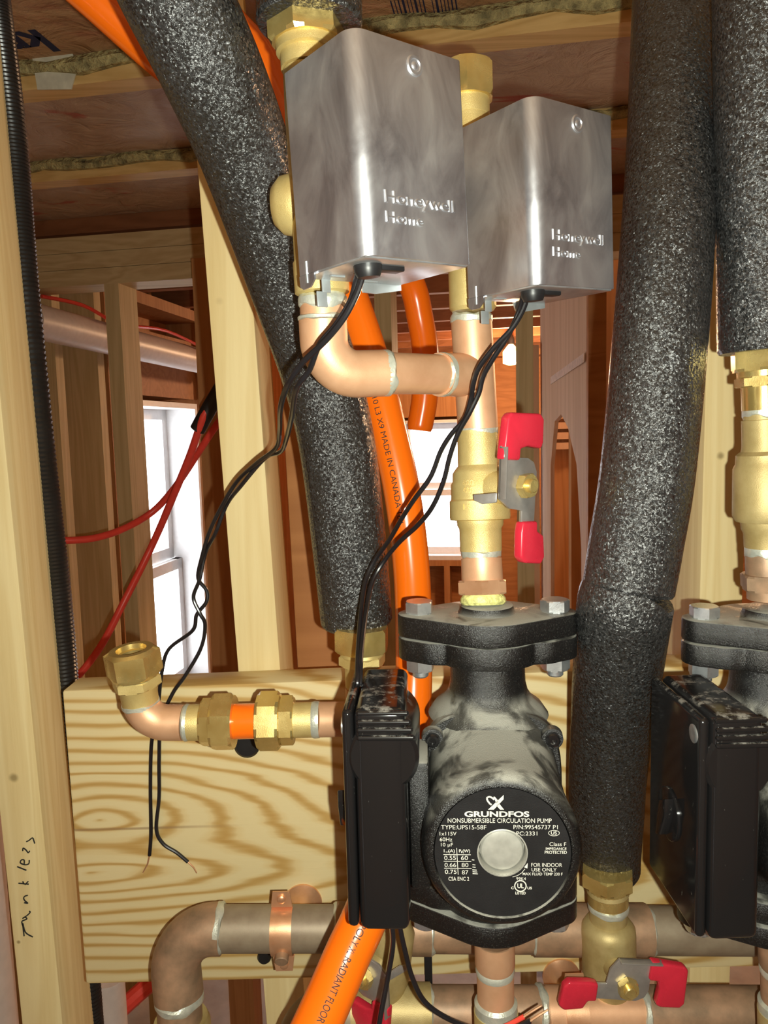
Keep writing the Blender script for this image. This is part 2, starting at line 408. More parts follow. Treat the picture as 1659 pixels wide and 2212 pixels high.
# handwriting, pen strokes on the left stud reading upwards
strokes = [[(52, 2022), (49, 1994), (55, 2014), (71, 2024)], [(53, 2010), (47, 1992), (52, 1988), (58, 1985), (54, 1981), (49, 1984), (58, 1978), (65, 1971), (63, 1968)],
           [(52, 1950), (60, 1951), (54, 1946), (51, 1940), (54, 1936), (60, 1934)], [(40, 1908), (62, 1910)], [(52, 1910), (49, 1904)], [(54, 1911), (61, 1904)],
           [(37, 1872), (47, 1876), (57, 1880)], [(52, 1868), (52, 1858), (46, 1858), (44, 1864), (54, 1868), (62, 1866), (63, 1858)],
           [(49, 1838), (50, 1832), (56, 1836), (61, 1842), (64, 1838)], [(57, 1818), (62, 1816), (70, 1810), (73, 1816), (75, 1822)]]
mb = MB()
for st in strokes:
    pts = [(at(x, y, .6597), .0006) for x, y in st]; mb.tube(spline(pts, 4), 5)
mb.build('handwriting', 'ink_black', s_left)

# partition further back: posts under a triple top plate
wmid = struct('wall_middle', 'far stud partition with a triple top plate under the joists', 'wall')
def post(l, d, w, dep, mat, parent, z0, z1): return hbox(l - w / 2, l + w / 2, d, d + dep, z0, z1).build('stud', mat, parent)
def l_at(px, d):
    """lateral house coordinate of the point at depth d that is seen in pixel column px at the horizon"""
    k = (px - 829.5) / FPX; t = None
    # x = l HC + d HS ; y = -l HS + d HC ; x = k y
    return (k * d * HC - d * HS) / (HC + k * HS)
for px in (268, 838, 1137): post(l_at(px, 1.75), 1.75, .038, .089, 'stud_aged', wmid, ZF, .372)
for i in range(3): hbox(-1.27, 2.3, 1.75, 1.839, .372 + i * .039, .410 + i * .039).build('top_plate', 'board_aged', wmid)
hbox(-1.27, 2.3, 1.75, 1.839, ZF, ZF + .038).build('sole_plate', 'board_aged', wmid)

# left wall with its window
wl = struct('wall_left', 'long left outer wall of old studs and orange sheathing', 'wall')
WL = -1.27
W1a, W1b, HZ, SZ = 2.33, 2.93, .13, -1.02
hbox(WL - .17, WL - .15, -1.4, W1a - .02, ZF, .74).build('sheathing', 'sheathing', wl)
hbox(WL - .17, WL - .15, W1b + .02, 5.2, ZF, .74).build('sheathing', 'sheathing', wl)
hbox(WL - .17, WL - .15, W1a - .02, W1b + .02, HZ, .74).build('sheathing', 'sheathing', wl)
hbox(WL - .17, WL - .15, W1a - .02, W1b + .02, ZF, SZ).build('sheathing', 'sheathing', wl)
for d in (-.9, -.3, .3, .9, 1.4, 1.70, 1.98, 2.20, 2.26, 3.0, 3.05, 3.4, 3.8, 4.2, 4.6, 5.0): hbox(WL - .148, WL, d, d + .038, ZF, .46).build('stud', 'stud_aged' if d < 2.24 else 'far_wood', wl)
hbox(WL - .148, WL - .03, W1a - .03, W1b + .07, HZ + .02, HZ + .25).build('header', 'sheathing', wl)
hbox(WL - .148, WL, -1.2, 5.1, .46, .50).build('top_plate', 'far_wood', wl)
def window(name, label, M_of, w, z0, z1, jamb, rail):
    """M_of(u, v, z): u along the wall 0..w, v outward depth"""
    t = struct(name, label, 'window')
    def bx(nm, u0, u1, v0, v1, a, b, mat='window_white', par=t): return MB().hexa([M_of(u0, v0, a), M_of(u1, v0, a), M_of(u1, v1, a), M_of(u0, v1, a), M_of(u0, v0, b), M_of(u1, v0, b), M_of(u1, v1, b), M_of(u0, v1, b)]).build(nm, mat, par)
    bx('jamb', 0, .02, 0, jamb, z0, z1); bx('jamb', w - .02, w, 0, jamb, z0, z1); bx('head', .02, w - .02, 0, jamb, z1 - .02, z1); bx('sill', .02, w - .02, 0, jamb, z0, z0 + .03)
    zm = z0 + (z1 - z0) * rail
    for a, b, v in ((z0 + .03, zm, jamb - .07), (zm, z1 - .02, jamb - .035)):
        f = bx('sash_rail', .02, w - .02, v, v + .03, a, a + .045); bx('sash_rail', .02, w - .02, v, v + .03, b - .04, b)
        bx('sash_stile', .02, .06, v, v + .03, a, b); bx('sash_stile', w - .06, w - .02, v, v + .03, a, b)
        bx('pane', .06, w - .06, v + .013, v + .017, a + .045, b - .04, 'window_glass')
    return t
window('window_1', 'white double hung window in the left wall with deep white jamb', lambda u, v, z: H(WL - .0 - v, W1a + u, z), W1b - W1a, SZ, HZ, .16, .46)
# far wall with window
wfar = struct('wall_far', 'far end wall of orange brown studs and sheathing', 'wall')
DF = 5.0; la, lb = l_at(866, DF), l_at(1020, DF); z1f, z0f = at(900, 908, DF).z, at(900, 1212, DF).z
hbox(-1.4, la - .01, DF + .14, DF + .16, ZF, .74).build('sheathing', 'sheathing', wfar); hbox(lb + .01, 2.5, DF + .14, DF + .16, ZF, .74).build('sheathing', 'sheathing', wfar)
hbox(la - .01, lb + .01, DF + .14, DF + .16, z1f, .74).build('sheathing', 'sheathing', wfar); hbox(la - .01, lb + .01, DF + .14, DF + .16, ZF, z0f).build('sheathing', 'sheathing', wfar)
hbox(la - .1, lb + .1, DF, DF + .13, z1f + .02, z1f + .24).build('header', 'far_wood', wfar)
hbox(la - .01, lb + .01, DF, DF + .13, z0f - .04, z0f).build('rough_sill', 'far_wood', wfar)
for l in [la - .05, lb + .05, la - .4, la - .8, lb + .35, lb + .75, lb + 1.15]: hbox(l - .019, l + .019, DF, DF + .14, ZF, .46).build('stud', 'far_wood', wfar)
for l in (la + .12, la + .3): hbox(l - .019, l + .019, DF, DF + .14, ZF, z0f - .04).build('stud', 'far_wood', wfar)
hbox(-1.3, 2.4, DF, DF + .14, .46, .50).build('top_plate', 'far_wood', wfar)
window('window_2', 'white window in the far end wall behind the orange pipe', lambda u, v, z: H(la + u, DF + v, z), lb - la, z0f, z1f, .16, .5)
# right and back walls close the room
wr = struct('wall_right', 'right outer wall of studs and sheathing', 'wall')
hbox(2.4, 2.42, -1.4, 5.2, ZF, .74).build('sheathing', 'sheathing', wr)
for i in range(15): hbox(2.26, 2.399, -1.3 + .42 * i, -1.262 + .42 * i, ZF, .50).build('stud', 'far_wood', wr)
wb = struct('wall_back', 'plain board wall behind the camera', 'wall')
hbox(-1.4, 2.5, -1.42, -1.40, ZF, .74).build('sheathing', 'painted_board', wb)
# plywood partition running in depth at the right, with an arched cut in it
wp = struct('wall_partition', 'plywood clad partition running back on the right', 'wall')
a0 = at(1272, 940, 1.92); a1 = at(1168, 940, 2.62)
dirp = Vector((a1.x - a0.x, a1.y - a0.y, 0)); L = dirp.length; dirp.normalize(); nrm = Vector((dirp.y, -dirp.x, 0))
out = [(0, ZF), (.10 * L, ZF), (.12 * L, -.30), (.2 * L, -.08), (.36 * L, .02), (.5 * L, .06), (.64 * L, .04), (.74 * L, -.10), (.78 * L, ZF), (L, ZF), (L, .50), (0, .50)]
MB().prism(out, basis(a0, dirp, (0, 0, 1), nrm), .012).build('plywood_panel', 'panel_ply', wp)
for u in (0.02, .5, .97):
    b = a0 + dirp * (u * L) + nrm * .03; MB().hexa([b + dirp * i + nrm * j + Vector((0, 0, k)) for k in (ZF, .5) for i, j in ((0, 0), (.038, 0), (.038, .089), (0, .089))]).build('stud', 'panel_ply' if u < .1 else 'far_wood', wp)
b = a1 - nrm * .03 - dirp * .03; MB().hexa([b + dirp * i + nrm * j + Vector((0, 0, k)) for k in (ZF, .3) for i, j in ((0, 0), (.038, 0), (.038, .02), (0, .02))]).build('trim_strip', 'panel_ply', wp)
for i in range(4):
    c0 = at(1198, 905 + 22 * i, 2.55); MB().hexa([c0 + Vector((dx, dy, dz)) for dz in (0, .022) for dx, dy in ((0, 0), (.16, 0), (.16, .03), (0, .03))]).build('batten', 'panel_ply', wp)
t0, t1 = at(1264, 782, 1.94), at(1192, 830, 2.42)
MB().hexa([t0 - nrm * .004, t1 - nrm * .004, t1 - nrm * .002, t0 - nrm * .002, t0 - nrm * .004 + Vector((0, 0, .022)), t1 - nrm * .004 + Vector((0, 0, .022)), t1 - nrm * .002 + Vector((0, 0, .022)), t0 - nrm * .002 + Vector((0, 0, .022))]).build('tape_strip', 'tape_pale', wp)
# posts in the room beyond that show between the pipes
wback = struct('wall_inner', 'inner framing posts standing behind the slanted foam pipe', 'wall')
for px, w, d, mt in ((468, .06, 1.55, 'far_wood'), (1292, .04, 1.85, 'sheathing')):
    post(l_at(px, d), d, w, .05, mt, wback, ZF, ZC - .02 if px > 700 else .37)

# far work lamp, a caged lamp hanging from the joists
pl = at(1104, 768, 4.2)
lamp = thing('work_lamp', 'glowing amber work lamp hanging under the far joists', 'lamp', pl)
MB().lathe(pl + Vector((0, 0, -.05)), (0, 0, 1), [(0, .02), (.01, .045), (.07, .045), (.10, .022), (.11, .012)], 16).build('bulb', 'lamp_glow', lamp)
MB().lathe(pl + Vector((0, 0, .06)), (0, 0, 1), [(0, .02), (.03, .02), (.05, .01), (max(.06, ZC - pl.z - .06), .004)], 12).build('socket', 'black_rubber', lamp)
lt = point_light('work_lamp_light', pl + Vector((0, -.06, -.06)), 60, (1, .60, .33), .06)
p2 = H(.9, 2.6, .36)  # added lamp beyond the right frame edge, gives the background its warm light
added_lamp = thing('work_lamp', 'amber lamp added out of view at right to warm the background', 'lamp', p2)
MB().lathe(p2 + Vector((0, 0, -.05)), (0, 0, 1), [(0, .02), (.01, .045), (.07, .045), (.10, .022), (.11, .012)], 16).build('bulb', 'lamp_glow', added_lamp)
MB().lathe(p2 + Vector((0, 0, .06)), (0, 0, 1), [(0, .02), (.03, .02), (.05, .01), (ZC - p2.z - .06, .004)], 12).build('socket', 'black_rubber', added_lamp)
point_light('work_lamp_light', p2 + Vector((0, -.07, -.05)), 34, (1, .60, .33), .06)

# ================================================================== BACKGROUND THINGS
o = MB().tube([(at(60, 690, 1.9), .044), (at(300, 748, 2.42), .044), (at(470, 789, 2.98), .044), (at(520, 801, 3.25), .044)], 28).build('drain_pipe', 'white_pvc')
tag(o, 'thick white plastic drain pipe sloping under the joists beyond the studs', 'pipe')
o = MB().lathe(at(-12, 2212, .86) + Vector((0, 0, -1.0)), (-.004, 0, 1), [(0, .03), (1.9, .03)], 28).build('vent_pipe', 'white_pvc')
tag(o, 'white plastic pipe standing left of the handwritten stud', 'pipe')
for pts, lab in (([(130, 1168, 1.35), (200, 1163, 1.38), (265, 1143, 1.42), (330, 1105, 1.46), (380, 1050, 1.45), (430, 975, 1.40), (470, 915, 1.38), (520, 850, 1.40)], 'bright red tube crossing behind the left stud to the window'),
                 ([(60, 1560, 1.30), (150, 1480, 1.32), (215, 1400, 1.34), (268, 1300, 1.36), (330, 1175, 1.40), (375, 1070, 1.37), (410, 985, 1.34), (440, 900, 1.31), (470, 840, 1.32)], 'red tube rising diagonally past the brass elbow nut to the black sleeve')):
    o = MB().tube(spline([(at(*p), .0066) for p in pts], 6), 12).build('red_tube', 'red_pex'); tag(o, lab, 'tube', 'red tubes')
o = MB().tube([(at(427, 928, 1.325), .0135), (at(452, 882, 1.315), .0135), (at(490, 818, 1.32), .0135)], 16).build('pipe_sleeve', 'black_rubber'); tag(o, 'short black sleeve on the diagonal red tube', 'sleeve')
o = MB().tube(spline([(at(90, 640, 2.0), .005), (at(180, 660, 2.1), .005), (at(260, 700, 2.2), .005), (at(360, 715, 2.5), .005), (at(455, 760, 2.8), .005)], 5), 8).build('red_cable', 'red_pex'); tag(o, 'thin red cable above the white drain pipe', 'cable')
o = MB().tube(spline([(at(170, 2260, 1.0), .012), (at(250, 2190, 1.0), .012), (at(330, 2120, 1.02), .012), (at(420, 2060, 1.05), .012)], 5), 10).build('red_tube', 'red_pex'); tag(o, 'dark red tube low behind the board beside the tarnished elbow', 'tube', 'red tubes')
o = MB().lathe(at(248, 2300, .95) + Vector((0, 0, -.6)), (0, 0, 1), [(0, .02), (.72, .02), (.725, .018)], 20).build('drain_stub', 'white_pvc'); tag(o, 'pinkish pipe end below the left end of the board', 'pipe')

# ================================================================== BACKING BOARD
YB = .625
c = [at(133, 1487, YB), at(1720, 1462, YB), at(1720, 2134, YB), at(185, 2127, YB)]
zt = c[0].z - .002; zb = c[3].z
q = [Vector((c[3].x, YB, zb)), Vector((.62, YB, zb)), Vector((.62, YB + .036, zb)), Vector((c[3].x, YB + .036, zb)),
     Vector((c[0].x, YB, zt)), Vector((.62, YB, zt + .012)), Vector((.62, YB + .036, zt + .012)), Vector((c[0].x, YB + .036, zt))]
board = MB().hexa(q).build('backing_board', 'southern_pine', bevel=.0025, seg=2)
tag(board, 'wide pine board with bold swirling grain carrying the pipes', 'board')
for i, (x, y, r, lab) in enumerate(((535, 1606, .011, 'round black plug in the board under the orange stub'), (572, 2062, .006, 'small black plug under the copper strap clamp'))):
    o = MB().lathe(at(x, y, YB - .0005), (0, -1, 0), [(0, r), (.004, r), (.006, r * .8)], 24).build('rubber_plug', 'black_rubber'); tag(o, lab, 'plug')

# ================================================================== CONDUIT, PEX AND FOAM SLEEVES
def path(pts, per=8): return spline([(at(x, y, Y), r) for x, y, Y, r in pts], per)
cp = path([(-20, -120, .735, .0125), (-8, 0, .735, .0125), (28, 300, .735, .0128), (52, 600, .735, .0130), (92, 1000, .735, .0130), (126, 1300, .735, .0130), (150, 1600, .735, .0130), (172, 1900, .735, .0130), (196, 2212, .735, .0130), (206, 2340, .735, .013)], 72)
cp = [(p, r * (1.0 if i % 2 else .93)) for i, (p, r) in enumerate(cp)]
o = MB().tube(cp, 20).build('corrugated_conduit', 'conduit_black'); tag(o, 'black corrugated conduit running down beside the left stud', 'conduit')

def foam_tube(name, pts, label, bore=.013, per=10, n=40):
    t = path(pts, per); P = [p for p, _ in t]
    mb = MB(); mb.tube(t, n, caps=False)
    # end rings: thick wall closing to the bore
    for e, nb in ((0, 1), (-1, -2)):
        p, r = t[e]; ax = (p - t[nb][0]).normalized(); a, u, w = frame_of(ax)
        rs = [[p + (u * math.cos(2 * PI * k / n) + w * math.sin(2 * PI * k / n)) * q - a * dq for k in range(n)] for q, dq in ((r, 0), (r * .96, -.002), (bore, -.002), (bore, .03))]
        mb.rings(rs, caps=False)
    o = mb.build(name, 'black_foam', angle=60); tag(o, label, 'pipe insulation', 'black foam pipe sleeves'); return o
RF = .0275
foam_tube('foam_sleeve', [(350, -75, .400, RF), (384, 0, .408, RF), (462, 165, .432, RF), (535, 345, .468, .0272), (622, 600, .520, RF), (690, 800, .545, RF), (728, 960, .553, RF), (755, 1180, .560, RF), (770, 1338, .567, .0272)], 'slanted black foam pipe sleeve left of the metal valve boxes')
foam_tube('foam_sleeve', [(1464, -90, .56, RF), (1457, 0, .55, RF), (1450, 320, .505, RF), (1432, 640, .472, RF), (1400, 1000, .460, RF), (1372, 1180, .459, .0275), (1357, 1268, .458, .0272)], 'long black foam sleeve rising between the two pumps, upper length')
foam_tube('foam_sleeve', [(1353, 1292, .459, .0284), (1347, 1320, .462, .0286), (1333, 1450, .488, .0284), (1318, 1600, .520, RF), (1310, 1730, .545, RF), (1316, 1872, .565, .0235)], 'shorter black foam sleeve length just right of the round pump face')
foam_tube('foam_sleeve', [(1648, -80, .470, RF), (1650, 200, .470, RF), (1653, 500, .470, RF), (1655, 752, .470, RF)], 'black foam sleeve in the top right corner above the brass union')
foam_tube('foam_sleeve', [(664, -90, .420, RF), (667, 0, .420, RF), (668, 48, .420, RF)], 'short black foam sleeve end above the nearer valve box')

pex1 = MB().tube(path([(120, -75, .600, .0143), (205, 0, .610, .0143), (350, 130, .63, .0143), (480, 235, .65, .0143), (640, 345, .70, .0143), (790, 480, .78, .0143), (882, 600, .82, .0143), (908, 690, .83, .0143), (920, 780, .83, .0143), (917, 860, .83, .0143), (908, 915, .83, .0140), (906, 930, .83, .0128)], 10), 24).build('orange_tube', 'orange_pex')
tag(pex1, 'orange heating tube from the top left corner to a cut end before the far window', 'tube', 'orange heating tubes')
pp = [(430, -45, .66, .0143), (488, 40, .658, .0143), (558, 122, .655, .0143), (612, 235, .65, .0143), (680, 430, .64, .0143), (745, 610, .625, .0143), (796, 760, .612, .0143), (832, 900, .602, .0143), (866, 1050, .594, .0143), (888, 1220, .588, .0143), (894, 1400, .582, .0143), (888, 1560, .565, .0143), (850, 1780, .52, .0143), (800, 1950, .455, .0143), (752, 2060, .435, .0143), (700, 2180, .42, .0143), (640, 2310, .405, .0143)]
pex2 = MB().tube(path(pp, 10), 28).build('orange_tube', 'orange_pex')
tag(pex2, 'orange heating tube with black print passing behind the pump to the bottom edge', 'tube', 'orange heating tubes')
def print_on_tube(px_path, s, y0, y1, side_px, height, name='lettering'):
    """letters wrapped on the tube surface facing the lens, reading downwards"""
    t = path(px_path, 40)
    # pick the part of the path between pixel rows y0 and y1
    def py(p):
        d = p.dot(CF); return 1106 - FPX * p.dot(CU) / d
    seg = [(p, r) for p, r in t if y0 <= py(p) <= y1]
    L_ = [0]
    for a, b in zip(seg, seg[1:]): L_.append(L_[-1] + (b[0] - a[0]).length)
    vs, fs = text_faces(s, .0); out = []
    for v in vs:
        d = v.x * L_[-1]; i = 0
        while i < len(L_) - 2 and L_[i + 1] < d: i += 1
        f = (d - L_[i]) / max(1e-9, L_[i + 1] - L_[i]); p = seg[i][0].lerp(seg[i + 1][0], f); r = seg[i][1]
        a = (seg[i + 1][0] - seg[i][0]).normalized(); tocam = (-p); tocam = (tocam - a * tocam.dot(a)).normalized(); rt = a.cross(tocam)
        if rt.x < 0: rt = -rt
        th = (side_px + (v.y - .5) * height) / r
        out.append(p + (tocam * math.cos(th) + rt * math.sin(th)) * (r + .00015))
    return MB().add(out, fs).build(name, 'ink_black', smooth=False)
for s, y0, y1, sd, hh in (('4-23 0610 L3 X9 MADE IN CANADA 164', 800, 1130, -.0045, .0044), ('4-POLY XL RADIANT FLOOR 6', 1985, 2212, .001, .0044)):
    q = print_on_tube(pp, s, y0, y1, sd, hh); q.parent = pex2

# ================================================================== PIPE FITTING HELPERS
def V3(px, py, Y): return at(px, py, Y)
def ax_parts(parent, A, B, parts, n=32):
    """turned parts along the line A-B; each part = (name, material, kind, [(t in 0..1, radius m)...], phase)"""
    d = B - A; L_ = d.length; a = d.normalized()
    for p in parts:
        nm, mt, kind, prof = p[:4]; ph = p[4] if len(p) > 4 else 0
        mb = MB()
        if kind == 'hex': mb.hexnut(A, a, prof[0] * L_, prof[1] * L_, prof[2], ph)
        else: mb.lathe(A, a, [(t * L_, r) for t, r in prof], n)
        o = mb.build(nm, mt, parent, angle=28 if kind == 'hex' else 35)
        if len(p) > 5: o['label'] = p[5]
def vline(x0, y0, x1, y1, Y0, Y1=None):
    A = at(x0, y0, Y0); B = at(x1, y1, Y1 or Y0); k = Y0 / FPX
    return A, B, k, (lambda y: (y - y0) / (y1 - y0))
def torus(c, axis, R, r, n=32, m_=10):
    a, u, w = frame_of(axis); rs = []
    for i in range(n):
        th = 2 * PI * i / n; e = u * math.cos(th) + w * math.sin(th)
        rs.append([Vector(c) + e * (R + r * math.cos(2 * PI * k / m_)) + a * r * math.sin(2 * PI * k / m_) for k in range(m_)])
    mb = MB(); mb.rings(rs, close=True); return mb

# ================================================================== ZONE VALVES (metal boxes)
BW, BD, BH = .0637, .0530, .0925
def cover_outline():
    pts = []
    def arc(cx, cy, r, a0, a1, n):
        for i in range(n + 1): a = math.radians(a0 + (a1 - a0) * i / n); pts.append((cx + r * math.cos(a), cy + r * math.sin(a)))
    arc(.0075, .0075, .0075, 180, 270, 14); arc(BW - .0016, .0016, .0016, 270, 360, 4); arc(BW - .0008, BD - .0008, .0008, 0, 90, 2); arc(.0008, BD - .0008, .0008, 90, 180, 2)
    return pts
def zone_valve(label, M, axis_px, Yp, top_hex, bot, wires, bodylab):
    t = thing('zone_valve', label, 'valve', M=M, group='motorised zone valves')
    mb = MB(); mb.prism(cover_outline(), Matrix.Translation((0, 0, -BH / 2)), BH)
    cov = mb.build('cover', 'aluminium_cover', t, local=True, bevel=.0007, seg=2, angle=25)
    cov['label'] = 'bare metal box cover'
    # round pressed boss
    mb = MB(); mb.lathe((BW * .54, 0, BH * .405), (0, -1, 0), [(-.0005, .0046), (.0002, .0046), (.0007, .0040), (.0007, .0030), (.0002, .0026), (.0001, .0019), (.0006, .0014), (.0008, .0004)], 28)
    mb.build('boss', 'aluminium_cover', cov, local=True)
    for s, z in (('Honeywell', -.0248), ('Home', -.0315)):
        vs, fs = text_faces(s, -.025, .03, .055)
        w = .0420 if s == 'Honeywell' else .0218; h = .0070 if s == 'Honeywell' else .0048
        MB().add([(p.x * w, p.y * h, p.z * .0085) for p in vs], fs, basis((.0125, 0, z), (1, 0, 0), (0, 0, 1), (0, -1, 0))).build('lettering', 'aluminium_cover', cov, local=True, angle=25)
    # side lip with rounded lower tab and seam line at the back of the left face
    tab = [(.040, 0), (.040, -.003), (.044, -.0062), (.050, -.0066), (.0525, -.005), (.0528, 0)]
    MB().prism(tab, basis((.0, 0, -BH / 2), (0, 1, 0), (0, 0, 1), (1, 0, 0)), .0009).build('side_tab', 'aluminium_cover', t, local=True)
    mb = MB(); mb.box((-.0004, .0458, -BH / 2 - .004), (.0001, .0466, -BH / 2 + .006)); mb.build('side_rib', 'zinc_tab', t, local=True)
    # underside base plate with slots and front flange
    mb = MB(); mb.box((.0010, .0016, -BH / 2 - .0008), (BW - .001, BD - .0006, -BH / 2 + .0002)); bp = mb.build('base_plate', 'zinc', t, local=True, bevel=.0003)
    for (x, y, dx, dy) in ((.010, .040, .008, .0022), (.034, .046, .009, .0024)):
        mb = MB(); mb.box((x, y, -BH / 2 - .0014), (x + dx, y + dy, -BH / 2 - .0006)); mb.build('slot_lip', 'zinc_tab', bp, local=True)
    MB().prism([(.036, 0), (BW, 0), (BW, -.0035), (.046, -.006), (.038, -.0056)], basis((0, BD - .001, -BH / 2), (1, 0, 0), (0, 0, 1), (0, 1, 0)), .001).build('rear_flange', 'zinc_tab', t, local=True)
    MB().box((.012, BD - .002, -BH / 2 - .007), (.017, BD - .001, -BH / 2)).box((.0085, BD - .002, -BH / 2 - .014), (.0145, BD - .001, -BH / 2 - .0065)).build('latch_tab', 'zinc_tab', t, local=True, bevel=.0003)
    # wire grommet and manual lever
    gx, gy = .0125, .0150
    MB().lathe((gx, gy, -BH / 2), (.05, 0, -1), [(-.002, .0058), (.001, .0066), (.0035, .0064), (.0062, .0052), (.0064, .003)], 24).build('grommet', 'black_rubber', t, local=True)
    MB().box((gx + .005, gy - .0035, -BH / 2 - .003), (gx + .0195, gy + .0035, -BH / 2 + .001)).build('manual_lever', 'black_rubber', t, local=True, bevel=.0008)
    # brass valve body behind the box
    (xt, yt), (xb, yb) = axis_px; A, B, k, f = vline(xt, yt, xb, yb, Yp)
    body = MB(); body.lathe(A, B - A, [(f(y) * (B - A).length, r) for y, r in bot], 32); bo = body.build('valve_body', 'brass_cast', t); bo['label'] = bodylab
    ax_parts(t, A, B, top_hex)
    for wi, wp_ in enumerate(wires):
        MB().tube(path(wp_, 8), 10).build('lead_wire', 'wire_black', t)
    return t
def Mrot(loc, rx, ry, rz):
    return Matrix.Translation(loc) @ Matrix.Rotation(math.radians(rz), 4, 'Z') @ Matrix.Rotation(math.radians(ry), 4, 'Y') @ Matrix.Rotation(math.radians(rx), 4, 'X')
WR = .00155
wA1 = [(789, 570, .366, WR), (782, 600, .366, WR), (768, 640, .367, WR), (742, 688, .370, WR), (704, 735, .376, WR), (655, 782, .386, WR), (622, 830, .398, WR), (606, 880, .43, WR), (604, 930, .49, WR), (596, 968, .525, WR), (555, 1000, .555, WR), (512, 1040, .575, WR), (478, 1095, .585, WR), (452, 1150, .592, WR), (437, 1200, .597, WR), (428, 1248, .602, WR), (446, 1275, .604, WR), (446, 1300, .604, WR), (425, 1328, .604, WR), (416, 1362, .606, WR), (365, 1402, .610, WR), (350, 1450, .614, WR), (343, 1510, .618, WR), (336, 1560, .6205, WR), (327, 1610, .621, WR), (325, 1700, .6215, WR), (326, 1800, .6215, WR), (323, 1848, .6215, WR)]
wA2 = [(779, 572, .3665, WR), (770, 605, .370, WR), (757, 650, .373, WR), (727, 700, .377, WR), (690, 745, .383, WR), (668, 800, .392, WR), (640, 840, .402, WR), (630, 900, .44, WR), (618, 950, .50, WR), (606, 976, .529, WR), (572, 990, .556, WR), (520, 1050, .571, WR), (490, 1090, .589, WR), (466, 1150, .588, WR), (444, 1195, .600, WR), (431, 1252, .598, WR), (418, 1290, .601, WR), (432, 1325, .600, WR), (443, 1350, .602, WR), (434, 1400, .607, WR), (400, 1460, .613, WR), (372, 1500, .618, WR), (348, 1560, .6205, WR), (344, 1640, .621, WR), (344, 1720, .6215, WR), (338, 1790, .6215, WR), (352, 1822, .6215, WR), (382, 1842, .6215, WR), (406, 1862, .6215, WR)]
topA = [('union_nut', 'brass_machined', 'hex', (0.005, .105, .0205), .25), ('neck', 'brass_cast', 'turn', [(.10, .0165), (.135, .0165), (.14, .0145), (.19, .0145)])]
zA = zone_valve('nearer and larger metal zone valve box at upper centre left', Mrot((-.0067, .3364, .1219), -.4, -2.5, 38.7), ((660, 28), (697, 652)), .420, topA,
                [(150, .0135), (250, .0140), (300, .0138), (360, .0138), (420, .0138), (520, .0138), (560, .0140), (566, .0148), (632, .0146), (636, .0128)], [wA1, wA2], 'cast brass valve body')
# side dome of the valve seat, bulging to the left behind the box
MB().lathe(at(690, 440, .425), (-1, .12, 0), [(0, .0165), (.012, .0165), (.020, .0150), (.0245, .0105), (.026, .004)], 28, ref=(0, 0, 1)).build('seat_dome', 'brass_cast', zA)
for tip, a_, b_ in (('wire_tip', (323, 1848, .6215), (309, 1885, .622)), ('wire_tip', (406, 1862, .6215), (425, 1886, .622))):
    MB().tube([(at(*a_), .0007), (at((a_[0] + b_[0]) / 2 + 3, (a_[1] + b_[1]) / 2, .6215), .0007), (at(*b_), .0005)], 6).build(tip, 'copper_bright', zA)
wB1 = [(1140, 634, .428, WR), (1130, 668, .430, WR), (1104, 712, .434, WR), (1066, 752, .440, WR), (1034, 795, .446, WR), (1022, 830, .450, WR), (1018, 860, .454, WR), (1004, 905, .458, WR), (975, 938, .462, WR), (952, 975, .466, WR), (930, 1030, .47, WR), (894, 1080, .478, WR), (868, 1120, .49, WR), (842, 1165, .505, WR), (810, 1210, .515, WR), (790, 1255, .51, WR), (780, 1320, .49, WR), (774, 1400, .46, WR), (772, 1462, .435, WR), (772, 1482, .432, WR)]
wB2 = [(1131, 636, .4285, WR), (1121, 672, .434, WR), (1098, 724, .438, WR), (1068, 770, .444, WR), (1044, 812, .450, WR), (1034, 850, .453, WR), (1014, 892, .455, WR), (990, 935, .459, WR), (972, 985, .463, WR), (958, 1040, .468, WR), (934, 1095, .475, WR), (902, 1135, .488, WR), (862, 1172, .502, WR), (830, 1212, .511, WR), (804, 1258, .507, WR), (791, 1320, .488, WR), (781, 1400, .458, WR), (778, 1462, .437, WR), (778, 1482, .434, WR)]
topB = [('union_nut', 'brass_machined', 'hex', (0.0, .135, .0175), .1), ('neck', 'brass_cast', 'turn', [(.13, .0135), (.20, .0135), (.205, .0125), (.26, .0125)])]
zB = zone_valve('smaller looking metal zone valve box at upper centre right', Mrot((.0809, .4030, .1200), .4, -2.6, 36.2), ((1007, 142), (1022, 690)), .487, topB,
                [(240, .0130), (330, .0155), (470, .0155), (560, .0140), (575, .0146), (664, .0146), (672, .0130)], [wB1, wB2], 'cast brass valve body')

# ================================================================== COPPER RUN between the valves
run = thing('copper_run', 'peach copper elbow, pipe and tee joining the two zone valves', 'pipework', at(1030, 930, .487))
a = at(697, 690, .420); b = at(703, 810, .423); c = at(832, 806, .436); d = at(955, 809, .466); e = at(1024, 811, .487)
mb = MB(); mb.tube([(p, .0130) for p in arcpath(a, b, c + (c - b) * .0, .019, 14)], 32); mb.build('elbow', 'copper_clean', run)
mb = MB(); mb.tube([(c + (b - c) * .05, .0118), (d, .0118)], 32); mb.build('pipe', 'copper_clean', run)
mb = MB(); mb.lathe(at(695, 642, .42), at(697, 700, .42) - at(695, 642, .42), [(0, .0120), (.016, .0120)], 32); mb.build('pipe', 'copper_clean', run)
A, B, k, f = vline(1018, 692, 1032, 926, .487); L_ = (B - A).length
mb = MB(); mb.lathe(A, B - A, [(0, .0128), (L_, .0128)], 32); tee = mb.build('tee', 'copper_clean', run)
dj = (e - d).normalized(); mb = MB(); mb.lathe(d - dj * .003, e - d, [(0, .0130), (.012, .0130), (.017, .0134), ((e - d).length, .0128)], 32); mb.build('tee_branch', 'copper_clean', run)
